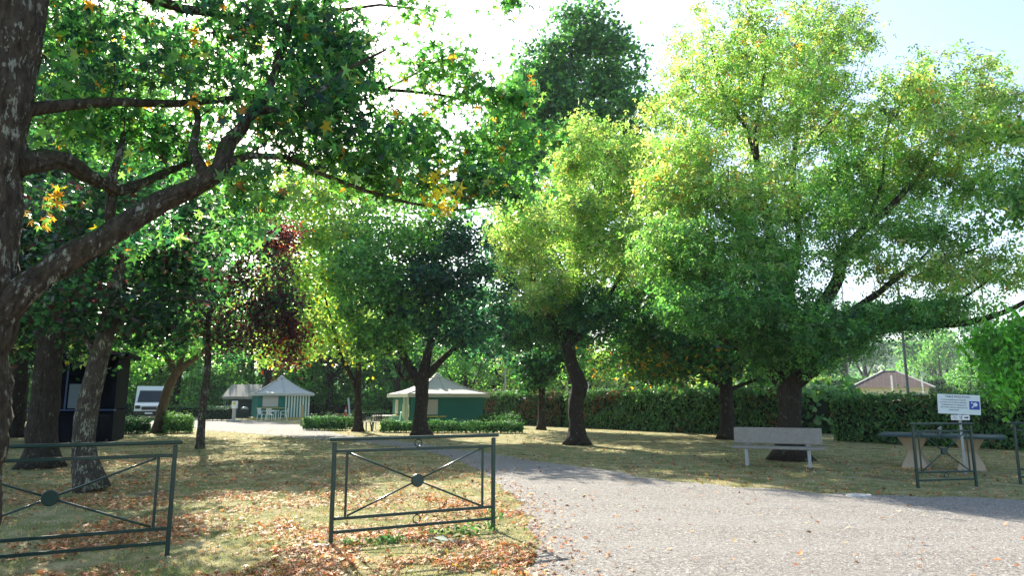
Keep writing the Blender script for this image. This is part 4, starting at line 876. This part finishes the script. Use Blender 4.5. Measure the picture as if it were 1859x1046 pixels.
# ------------------------------------------------------------ sign
def textmesh(body, size, mat, parent, name, loc, align='CENTER', width=None):
    cu = bpy.data.curves.new(name, 'FONT'); cu.body = body; cu.size = size; cu.align_x = align; cu.extrude = .0015; cu.resolution_u = 2
    tmp = bpy.data.objects.new('tmp_text', cu); COL.objects.link(tmp); bpy.context.view_layer.update()
    dg = bpy.context.evaluated_depsgraph_get(); me = bpy.data.meshes.new_from_object(tmp.evaluated_get(dg)); bpy.data.objects.remove(tmp)
    if width:
        xs = [v.co.x for v in me.vertices]; k = width/(max(xs)-min(xs))
        for v in me.vertices: v.co.x *= k
    me.materials.clear(); o = link(name, me, mat, parent); o.location = loc; o.rotation_euler = (R(90), 0, 0); return o
def sign():
    b = gp(1744, 862)+Vector((.10, 0, 0)); r = empty('rules_sign', b, R(-10), 'white ping pong table rules sign with blue racket symbol on a grey metal post', 'sign')
    MB().box((0, 0, .78), (.055, .03, 1.56), bev=.006).build('post', M_METAL, r)
    Wd, Hh, zc = .80, .40, 1.40
    pn = MB().box((0, -.024, zc), (Wd, .016, Hh), bev=.004).build('sign_panel', M_SIGN, r); pn.rotation_euler.y = R(2.5); pn.location = (-.06, 0, .003)
    yf = -.034
    textmesh('TABLE PING-PONG', .058, M_INK, pn, 'lettering', (-.02, yf, zc+.135), width=.47)
    for i, s in enumerate(['Il est formellement interdit', 'de monter sur la table en plastique.', "L'utilisation de cet équipement", 'doit se faire dans le respect de son', 'usage initial.']):
        textmesh(s, .037, M_INK, pn, 'lettering', (-.10, yf, zc+.078-i*.051), width=[.46, .50, .46, .50, .19][i])
    bq = MB().box((.285, -.0345, zc-.01), (.19, .004, .17)).build('blue_square', M_BLUE, pn)
    # racket and ball
    m = MB(); n = 18; V = [(.30+.042*math.cos(2*math.pi*k/n), -.0375, zc+.008+.040*math.sin(2*math.pi*k/n)) for k in range(n)]; m.add(V, [tuple(range(n))])
    m.add([(.262, -.0376, zc-.018), (.274, -.0376, zc-.030), (.246, -.0376, zc-.066), (.224, -.0376, zc-.048)], [(0, 1, 2, 3)])
    V = [(.238+.015*math.cos(2*math.pi*k/n), -.0375, zc+.040+.015*math.sin(2*math.pi*k/n)) for k in range(n)]; m.add(V, [tuple(range(n))]); m.build('racket_symbol', M_SIGN, bq)
    z2 = 1.135
    p2 = MB().box((.0, -.024, z2), (.35, .014, .105), bev=.003).build('arrow_panel', M_WHITE, r)
    m = MB(); y_ = -.0325
    m.add([(.07, y_, z2-.012), (.12, y_, z2-.012), (.12, y_, z2+.012), (.07, y_, z2+.012)], [(0, 1, 2, 3)]); m.add([(.118, y_, z2-.03), (.155, y_, z2), (.118, y_, z2+.03)], [(0, 1, 2)])
    m.build('arrow', M_INK, p2)
    m = MB(); q = .018
    V = [(.03+.009*math.cos(2*math.pi*k/8), y_, z2+.036+.009*math.sin(2*math.pi*k/8)) for k in range(8)]; m.add(V, [tuple(range(8))])
    for a, c_ in (((.022, .026), (.008, -.006)), ((.008, -.006), (.028, -.018)), ((.028, -.018), (.020, -.042)), ((.008, -.006), (-.008, -.026)), ((-.008, -.026), (-.028, -.026)), ((.020, .020), (.042, .008)), ((.018, .022), (-.008, .022)), ((-.008, .022), (-.018, .004))):
        m.bar((a[0], y_, z2+a[1]), (c_[0], y_, z2+c_[1]), .003, .009, up=(1, 0, .3))
    m.build('running_figure', M_INK, p2)
    textmesh('SORTIE', .022, M_INK, p2, 'lettering', (-.105, y_, z2+.015)); textmesh('DE SECOURS', .022, M_INK, p2, 'lettering', (-.105, y_, z2-.02), width=.09)
sign()
# ------------------------------------------------------------ canvas huts
def hut(label, corner, rz, W, D, H, peak, hl, windows, stripe, side_window=None):
    """corner = front-left wall corner, x along front, y backwards"""
    r = empty('canvas_hut', corner, rz, label, 'hut', 'green canvas huts')
    t = .06
    MB().box((W/2, D/2, .06), (W+.3, D+.3, .12)).build('floor', M_YEL, r)
    MB().box((W/2, t/2, H/2+.12), (W, t, H)).build('wall', M_TEAL, r); MB().box((W/2, D-t/2, H/2+.12), (W, t, H)).build('wall', M_TEAL, r)
    MB().box((t/2, D/2, H/2+.12), (t, D-2*t-.004, H)).build('wall', M_TEAL, r); MB().box((W-t/2, D/2, H/2+.12), (t, D-2*t-.004, H)).build('wall', M_TEAL, r)
    e = .28; z0 = H+.13; m = MB(); nx = 10
    # hipped canvas roof sagging between hips
    cx, cy = W/2, D/2; rl = .35; V = []; F = []
    rings = []
    for k in range(7):
        f = k/6; sag = -.10*math.sin(math.pi*f)*1.3; hw = (W/2+e)*(1-f)+rl*f; hd = (D/2+e)*(1-f)+rl*f; z = z0+peak*f+sag
        ring = []
        for s_ in range(4):
            for i in range(6):
                u = i/6*2-1
                x, y = [(u*hw, -hd), (hw, u*hd), (-u*hw, hd), (-hw, -u*hd)][s_]
                ring.append((cx+x, cy+y, z-.05*(1-u*u)*math.sin(math.pi*f)))
        V += ring
    nr = 24
    for k in range(6):
        for i in range(nr): F.append((k*nr+i, k*nr+(i+1) % nr, (k+1)*nr+(i+1) % nr, (k+1)*nr+i))
    F.append(tuple(6*nr+i for i in range(nr))); m.add(V, F); rf = m.build('roof', M_CANVAS, r)
    MB().lathe([(rl*.9, 0), (rl*.9, .07), (.1, .28), (.02, .33)], (cx, cy, z0+peak+.0), 12).build('roof_cap', M_CANVAS, rf)
    sm = MB()
    for c_ in range(4): sm.tube([Vector(V[k*nr+c_*6])+Vector((0, 0, .012)) for k in range(7)], .028, 6)
    for c_ in range(4): sm.tube([Vector(V[k*nr+c_*6+3])+Vector((0, 0, .006)) for k in range(7)], .014, 5)
    sm.build('seams', M_TENT, rf)
    v = MB(); q = .02
    for (a, b) in (((-e, -e), (W+e, -e)), ((W+e, -e), (W+e, D+e)), ((W+e, D+e), (-e, D+e)), ((-e, D+e), (-e, -e))):
        v.bar((a[0], a[1], z0-.09), (b[0], b[1], z0-.09), q, .20)
    v.build('valance', M_CANVAS, r)
    for (x0, x1, za, zb, face) in windows:
        if face == 'f':
            f = MB().box(((x0+x1)/2, -.02, (za+zb)/2), (x1-x0, .05, zb-za), bev=.01).build('window', M_SHUT, r)
            g = MB()
            for xx in (x0+.03, x1-.03): g.box((xx, -.055, (za+zb)/2), (.05, .03, zb-za))
            for zz in (za+.03, zb-.03): g.box(((x0+x1)/2, -.055, zz), (x1-x0-.105, .03, .05))
            g.box(((x0+x1)/2, -.055, za+(zb-za)*.80), (x1-x0-.105, .02, .02)); g.build('frame', M_SHUT, f)
            MB().box(((x0+x1)/2, -.065, za-.10), (x1-x0+.9, .10, .07), bev=.01).build('ledge', M_YEL, f)
        else:
            f = MB().box((-.02, (x0+x1)/2, (za+zb)/2), (.05, x1-x0, zb-za), bev=.01).build('window', M_SHUT, r)
            MB().box((-.065, (x0+x1)/2, za-.10), (.10, x1-x0+.5, .07), bev=.01).build('ledge', M_YEL, f)
    for (x0, x1, face, mode) in stripe:
        m = MB(); n = 40; V = []; F = []
        for i in range(n+1):
            x = x0+(x1-x0)*i/n; off = .07+.03*math.sin(i*1.7)*(1 if mode == 'fold' else .2)
            for z in (.14, H*.5, H+.08):
                xx = x if mode != 'fold' else (x0+x1)/2+(x-(x0+x1)/2)*(1.0-.10*(abs(z-H*.6)))
                V.append((xx, -off, z) if face == 'f' else (-off, xx, z))
        for i in range(n):
            for k in range(2): F.append((i*3+k, (i+1)*3+k, (i+1)*3+k+1, i*3+k+1))
        m.add(V, F); m.build('striped_curtain', M_STRIPE, r)
    return r
c1 = gp(466, 762)
hut('farther canvas hut with broad striped curtain and a white table and chairs outside', c1, R(27), 3.9, 3.8, 1.85, 1.15, 0, [(.35, 1.5, .95, 1.75, 'f')], [(2.0, 3.88, 'f', 'flat')])
c2 = at(746, 780, 36.0); c2.z = 0
hut('nearer green canvas hut partly hidden by the broad trunk', c2, R(24), 4.0, 3.9, 1.68, .86, 0, [(.75, 1.42, .72, 1.5, 'f'), (2.6, 3.2, .72, 1.5, 's')], [(.15, 1.5, 's', 'fold')])
# ------------------------------------------------------------ grey tents behind
def ridge_tent(label, loc, rz, W, D, H, peak):
    r = empty('ridge_tent', loc, rz, label, 'tent', 'grey ridge roofed tents')
    m = MB(); e = .3
    m.add([(-e, -e, H), (W+e, -e, H), (W+e*.3, D/2, H+peak), (-e*.3, D/2, H+peak), (-e, D+e, H), (W+e, D+e, H)], [(0, 1, 2, 3), (3, 2, 5, 4)])
    m.add([(-e, -e, H-.22), (W+e, -e, H-.22), (W+e, -e, H), (-e, -e, H)], [(0, 1, 2, 3)]); m.build('roof', M_TENT, r)
    MB().box((W/2, D/2, H/2-.02), (W-.3, D-.3, H-.1)).build('wall', simple('tent_dark', (.03, .05, .045), .8), r)
    for x in (0, W): MB().tube([(x, -e*.7, 0), (x, -e*.7, H-.03)], .03, 6).build('pole', M_METAL, r)
p = at(409, 757, 58); p.z = 0; ridge_tent('grey ridge tent right next to the farther striped hut', p, R(6), 2.4, 3.2, 1.75, 1.05)
p = at(388, 757, 64); p.z = 0; ridge_tent('pale ridge tent farther back behind the slim trunk', p, R(30), 1.6, 2.6, 1.75, 1.0)
# ------------------------------------------------------------ chairs and tables
def chair(label, loc, rz, mat, group):
    r = empty('plastic_chair', loc, rz, label, 'chair', group)
    MB().box((0, 0, .43), (.44, .42, .03), bev=.01).build('seat', mat, r)
    b = MB(); M = Matrix.Rotation(R(-12), 3, 'X')
    b.box((0, .265, .84), (.40, .025, .07), M=M, bev=.01); b.box((0, .215, .50), (.40, .025, .06), M=M, bev=.01)
    for k in range(5): b.box((-.16+.08*k, .24, .665), (.045, .018, .31), M=M)
    b.build('backrest', mat, r)
    for sx in (-1, 1):
        a = MB().tube([(sx*.23, .23, .66), (sx*.25, 0, .67), (sx*.25, -.2, .65), (sx*.24, -.22, .43)], .018, 6); a.build('armrest', mat, r)
        for sy in (-1, 1): MB().bar((sx*.20, sy*.18, .43), (sx*.25, sy*.25, 0), .045, .035).build('leg', mat, r)
def table(label, loc, rz, mat, w_=.9):
    r = empty('plastic_table', loc, rz, label, 'table')
    MB().box((0, 0, .70), (w_, w_*.85, .035), bev=.012).build('table_top', mat, r)
    for sx in (-1, 1):
        for sy in (-1, 1): MB().bar((sx*w_*.40, sy*w_*.33, .685), (sx*w_*.44, sy*w_*.38, 0), .05).build('leg', mat, r)
q = gp(495, 763.5); q2 = Vector((q.x, q.y-.1, 0))
GC = 'white plastic chairs outside the striped hut'
table('white plastic table between chairs in front of the striped hut window', q2, 0, M_WHITE, .8)
chair('white plastic chair on the left of the table by the striped hut', q2+Vector((-.75, -.1, 0)), R(70), M_WHITE, GC)
chair('white plastic chair in front of the table by the striped hut', q2+Vector((.1, -.85, 0)), R(180), M_WHITE, GC)
chair('white plastic chair on the right of the table by the striped hut', q2+Vector((.85, -.1, 0)), R(-75), M_WHITE, GC)
q = gp(672, 783); GB = 'black plastic chairs beside the nearer hut'
chair('black plastic chair on the left, between the forked trunk and the table', q+Vector((-.30, .1, 0)), R(160), M_BLACK, GB)
chair('black plastic chair nearest the white table by the green hut', q+Vector((.35, -.1, 0)), R(200), M_BLACK, GB)
table('long pale table beside the black chairs by the green hut', gp(694, 781), 0, M_WHITE, .95)
chair('pale green plastic chair against the green hut curtain', gp(716, 781)+Vector((0, .3, 0)), R(-70), simple('green_plastic', (.25, .5, .38), .5), 'single green chair')
# ------------------------------------------------------------ pitch furniture
def pedestal():
    r = empty('electric_pedestal', gp(424, 766), 0, 'white electric hook-up pedestal with yellow sticker on a concrete base', 'electric pedestal')
    MB().box((0, 0, .06), (.85, .5, .12), bev=.03).build('base', M_STONE, r); MB().box((0, 0, .52), (.22, .16, .8), bev=.02).build('post', M_STONE, r)
    b = MB().box((.02, -.02, 1.15), (.36, .24, .52), bev=.03).build('box', M_WHITE, r); MB().box((.02, -.145, 1.24), (.20, .008, .18)).build('sticker', simple('sticker', (.6, .6, .1), .5), b)
pedestal()
def bbq():
    r = empty('kettle_barbecue', gp(443, 763.5), 0, 'round kettle barbecue on thin legs between the pedestal and the striped hut', 'barbecue')
    MB().lathe([(.05, .60), (.20, .66), (.27, .78)], n=16).build('bowl', M_BLACK, r, smooth=True); MB().lathe([(.275, .785), (.24, .90), (.12, .97), (.02, .98)], n=16).build('lid', M_METAL, r, smooth=True)
    for k in range(3): a = k*2.1+.5; MB().tube([(.15*math.cos(a), .15*math.sin(a), .64), (.28*math.cos(a), .28*math.sin(a), 0)], .013, 6).build('leg', M_BLACK, r)
bbq()
def wpost():
    m = MB().tube([(0, 0, 0), (.01, 0, .6), (0, 0, 1.18)], [.10, .095, .09], 10, True, .2); o = m.build('wooden_post', M_WOOD); o.location = gp(547.5, 774); tag(o, 'short weathered wooden post right of the striped hut', 'post')
wpost()
def cone():
    r = empty('traffic_cone', gp(627.5, 757), 0, 'small red and white traffic cone in the distance by the tree trunks', 'traffic cone')
    MB().box((0, 0, .03), (.46, .46, .06), bev=.01).build('base', M_ORANGE, r); MB().lathe([(.19, .06), (.12, .42)], n=14).build('body', M_ORANGE, r)
    MB().lathe([(.121, .422), (.09, .62)], n=14).build('band', M_WHITE, r); MB().lathe([(.089, .622), (.04, .92)], n=14).build('tip', M_ORANGE, r)
    o = MB().bar((0, 0, 0), (-.25, .2, 1.65), .16, .05).build('white_board', M_WHITE); o.location = gp(635, 756); tag(o, 'thin white board leaning upright beside the traffic cone', 'board')
cone()
def bin_(label, loc, s=1.0, mat=M_BLACK):
    r = empty('wheelie_bin', loc, 0, label, 'bin'); m = MB()
    V = [(-.24, -.25, .08), (.24, -.25, .08), (.24, .25, .08), (-.24, .25, .08), (-.30, -.33, .98), (.30, -.33, .98), (.30, .33, .98), (-.30, .33, .98)]
    m.add(V, [(0, 1, 2, 3), (4, 5, 6, 7), (0, 1, 5, 4), (1, 2, 6, 5), (2, 3, 7, 6), (3, 0, 4, 7)]); m.build('body', mat, r)
    MB().box((0, 0, 1.01), (.64, .70, .05), bev=.02).build('lid', mat, r)
    for sx in (-1, 1): MB().prism([(.22+.09*math.cos(a*math.pi/6), .09+.09*math.sin(a*math.pi/6)) for a in range(12)], sx*.26, sx*.31).build('wheel', M_RUB, r)
    r.scale = (s, s, s); return r
bin_('dark litter bin in front of the sunlit hedge left of the van', gp(219, 758), 1.15)
bin_('dark wheeled bin at the right corner of the dark cabin', gp(181, 806)+Vector((0, -.3, 0)), .95, M_SHED)

# ------------------------------------------------------------ dark cabin at left
def cabin():
    a = gp(45, 806); b = gp(202, 803); d = b-a; W = d.length; r = empty('dark_cabin', a, math.atan2(d.y, d.x), 'dark blue roofed cabin with open front and a grey panel between the left trunks', 'cabin')
    H = 3.05; D = 2.6
    MB().box((W/2, D/2, H+.08), (W+.7, D+.6, .16), bev=.02).build('roof', M_SHED, r)
    MB().box((W/2, -.33, H+.10), (W+.5, .03, .07)).build('fascia', M_SHEDB, r)
    MB().box((W/2, D/2, .55), (W, D, 1.1), bev=.01).build('counter_base', M_SHED, r)
    MB().box((W/2, -.02, 1.13), (W+.06, D*.2, .05), bev=.01).build('counter', M_SHEDB, r)
    MB().box((W/2, D-.05, (H+1.1)/2), (W, .06, H-1.12)).build('back_wall', M_SHED, r)
    MB().box((W-.04, D/2, (H+1.1)/2+.02), (.07, D-.2, H-1.2)).build('side_wall', M_SHED, r)
    for x in (.05, W-.05): MB().box((x, .04, (H+1.1)/2), (.09, .09, H-1.12)).build('post', M_SHED, r)
    MB().box((1.05, .06, (H+1.1)/2), (.05, .05, H-1.12)).build('blue_post', M_SHEDB, r)
    MB().box((1.55, .12, 1.62), (.85, .04, .86), bev=.01).build('grey_panel', M_PANEL, r)
cabin()
# ------------------------------------------------------------ van and car
def wheel(r, x, y, rad, w_=.2):
    o = MB().prism([(y+rad*math.cos(k*math.pi/10), rad+rad*math.sin(k*math.pi/10)) for k in range(20)], x-w_/2, x+w_/2).build('wheel', M_RUB, r)
    MB().prism([(y+rad*.6*math.cos(k*math.pi/8), rad+rad*.6*math.sin(k*math.pi/8)) for k in range(16)], x-w_/2-.01, x+w_/2+.01).build('rim', M_METAL, o)
def van():
    r = empty('camper_van', gp(269, 763), R(25), 'white high roofed van facing the camera behind the leaning trunk', 'van')
    prof = [(-.05, .35), (-.10, .75), (.0, 1.08), (.45, 1.28), (1.15, 2.22), (1.45, 2.52), (5.3, 2.56), (5.4, 2.3), (5.4, .35)]
    MB().prism(prof, -.98, .98).build('body', M_VANW, r)
    MB().add([(-.85, .46-.02, 1.31), (.85, .46-.02, 1.31), (.76, 1.13-.02, 2.18), (-.76, 1.13-.02, 2.18)], [(0, 1, 2, 3)]).build('windscreen', M_GLASS, r)
    MB().box((0, -.13, .48), (1.98, .16, .34), bev=.05).build('bumper', M_RUB, r); MB().box((0, -.09, .86), (1.0, .06, .24), bev=.02).build('grille', M_BLACK, r)
    MB().box((0, -.22, .50), (.50, .01, .11)).build('number_plate', M_WHITE, r)
    for s in (-1, 1):
        MB().box((s*.76, -.06, .95), (.34, .12, .26), bev=.04).build('headlight', M_GLASS, r); MB().box((s*1.13, .62, 1.45), (.2, .12, .36), bev=.03).build('mirror', M_BLACK, r)
        MB().box((s*.985, 1.5, 1.75), (.012, .8, .6)).build('side_window', M_GLASS, r)
        for y in (.85, 4.3): wheel(r, s*.88, y, .34)
van()
def car():
    r = empty('parked_car', gp(362, 756), R(-55), 'dark parked car with pale windscreen behind the slim purple tree', 'car')
    MB().prism([(0, .3), (-.05, .6), (.1, .78), (1.0, .92), (3.6, .95), (4.1, .85), (4.15, .35)], -.86, .86).build('body', simple('car_paint', (.02, .03, .05), .2, .3), r)
    MB().prism([(.95, .925), (1.6, 1.40), (3.0, 1.42), (3.7, .955)], -.72, .72).build('cabin', M_GLASS, r)
    for s in (-1, 1):
        MB().box((s*.65, -.03, .66), (.3, .1, .14), bev=.03).build('headlight', M_WHITE, r)
        for y in (.75, 3.3): wheel(r, s*.78, y, .31)
car()
# ------------------------------------------------------------ house beyond the hedge
def house():
    c = at(1617, 705, 72); c.z = 0; r = empty('hipped_house', c, R(-28), 'cream house with brown hipped tile roof beyond the tall hedge', 'house')
    W, D, H = 6.6, 6.0, 2.70
    MB().box((0, 0, H/2), (W, D, H)).build('wall', M_CREAMW, r)
    e = .45; m = MB(); m.add([(-W/2-e, -D/2-e, H), (W/2+e, -D/2-e, H), (W/2+e, D/2+e, H), (-W/2-e, D/2+e, H), (-.6, 0, H+1.75), (.6, 0, H+1.75)], [(0, 1, 5, 4), (1, 2, 5), (2, 3, 4, 5), (3, 0, 4), (3, 2, 1, 0)])
    rf = m.build('roof', M_TILE, r)
    for a, b in (((-W/2-e, -D/2-e, H+.03), (-.6, 0, H+1.78)), ((W/2+e, -D/2-e, H+.03), (.6, 0, H+1.78)), ((-.6, 0, H+1.78), (.6, 0, H+1.78))): MB().bar(a, b, .16, .08).build('ridge_tiles', M_STONE, rf)
    for x in (-2.2, 0, 2.2): w_ = MB().box((x, -D/2-.01, 1.5), (.9, .06, 1.1)).build('window', M_WHITE, r); MB().box((x, -D/2-.045, 1.5), (.72, .02, .92)).build('pane', M_GLASS, w_)
house()
# ------------------------------------------------------------ sports net, poles
def netfence():
    a = at(1560, 715, 46); b = at(1800, 715, 46); a.z = b.z = 0; r = empty('ball_stop_net', a, 0, 'tall ball stop net on a dark pole in front of the cream house', 'net')
    W = (b-a).length; m = MB(); H = 9.5
    for i in range(int(W/.42)+1): m.bar((i*.42, 0, .2), (i*.42, 0, H), .006)
    for k in range(int(H/.42)): m.bar((0, 0, .2+k*.42), (W, 0, .2+k*.42), .006)
    m.build('net', M_METAL, r)
    p = at(1650, 712, 46); MB().tube([(p.x-a.x, .1, 0), (p.x-a.x-.02, .1, 12)], [.10, .07], 8).build('pole', simple('dark_pole', (.03, .05, .055), .6), r)
    for px in (1545, 1805): p = at(px, 712, 46); MB().tube([(p.x-a.x, .1, 0), (p.x-a.x, .1, 9.6)], .05, 6).build('pole', M_METAL, r)
netfence()
def whitepost(px, top, Y, label, name='white_post', rr=.06):
    p = at(px, top, Y); h = p.z; o = MB().tube([(0, 0, 0), (0, 0, h)], [rr, rr*.9], 8).build(name, M_WHITE); o.location = (p.x, p.y, 0); tag(o, label, 'post', 'slim pale posts beyond the hedge')
whitepost(1618, 682, 50, 'white post in front of the brown roof, left of the dark pole'); whitepost(1673, 684, 50, 'white post in front of the brown roof, right of the dark pole')
def lamp(px, top, Y, label):
    p = at(px, top, Y); r = empty('lamp_pole', (p.x, p.y, 0), 0, label, 'lamp post', 'slim pale posts beyond the hedge')
    MB().tube([(0, 0, 0), (0, 0, p.z)], [.11, .07], 8).build('pole', M_METAL, r); MB().box((-.25, 0, p.z-.35), (.5, .1, .08)).build('lamp_head', M_METAL, r)
lamp(917, 672, 56, 'pale lamp pole right of the green hut roof, above the hedge'); lamp(1067, 690, 56, 'pale lamp pole just right of the swollen trunk'); lamp(1156, 684, 56, 'pale pole above the middle of the tall hedge')
lamp(1178, 686, 56, 'leaning pale pole above the middle of the tall hedge, right one of the pair')
# ------------------------------------------------------------ small ground things
def weeds():
    C = []; p = gp(893, 958)
    for (px, py, n, h) in ((893, 962, 60, .22), (880, 966, 40, .1), (845, 972, 90, .10), (800, 975, 60, .07), (705, 985, 110, .06), (650, 990, 80, .05)):
        q = gp(px, py); g = rng.normal(size=(n, 3))*np.array([.14 if h < .15 else .06, .06, 0]); z = rng.random(n)*h; C.append(np.array([[q.x, q.y, 0]])+g+np.stack([z*0, z*0, z], 1))
    C = np.concatenate(C); o = leaves_mesh('weeds', C, .05, T_OV, pick('bright', len(C)), M_GRASS, None, up=.4, flatn=.9); tag(o, 'low green weeds growing along the foot of the centre barrier', 'weeds', kind='stuff')
weeds()
def saggy():
    q = gp(805, 990); r = empty('fallen_leafy_sprig', q, 0, 'pale grey green fallen sprig of large leaves lying before the centre barrier', 'fallen sprig')
    C = np.array([[q.x+dx, q.y+dy, .03+dz] for dx, dy, dz in ((-.10, 0, 0), (0, -.03, 0), (.09, .02, .01), (.13, .08, .05), (-.03, .06, .02), (-.14, .05, .0))])
    leaves_mesh('leaf', C, .16, T_OV, np.tile([[.34, .42, .34]], (6, 1)), M_DRY, r, up=1.2, flatn=.5, origin=q)
    MB().tube([(-.16, 0, .02), (0, 0, .03), (.15, .06, .05)], .004, 5).build('stem', M_WOOD, r)
saggy()
for (px, py, sx, sy, lb) in ((1560, 902, .22, .16, 'flat pale slab set at the far gravel edge right of the bench'), (582, 995, .10, .07, 'small pale flat stone at the foot of the left post of the centre barrier')):
    q = gp(px, py); m = MB(); n = 12; V = [(sx*math.cos(k*math.pi/6)*random.uniform(.85, 1.1), sy*math.sin(k*math.pi/6)*random.uniform(.85, 1.1), 0) for k in range(n)]
    V += [(x*.9, y*.9, .03) for x, y, z in V]; m.add(V, [tuple(range(n, 2*n))]+[(i, (i+1) % n, n+(i+1) % n, n+i) for i in range(n)]); o = m.build('flat_stone', M_STONE); o.location = q; tag(o, lb, 'stone')

#SECTION haze
HAZE = 0.00032
def haze():
    m, t, out = nodes('haze'); v = N(t, 'ShaderNodeVolumePrincipled'); v.inputs['Color'].default_value = (.86, .93, 1, 1); v.inputs['Density'].default_value = HAZE; v.inputs['Anisotropy'].default_value = .0
    L(t, v.outputs[0], out.inputs['Volume'])
    b = MB().box((0, 550, 40), (2100, 1320, 82)); o = b.build('haze', m); tag(o, 'thin pale morning haze over the whole place', 'haze', kind='stuff')
if HAZE: haze()
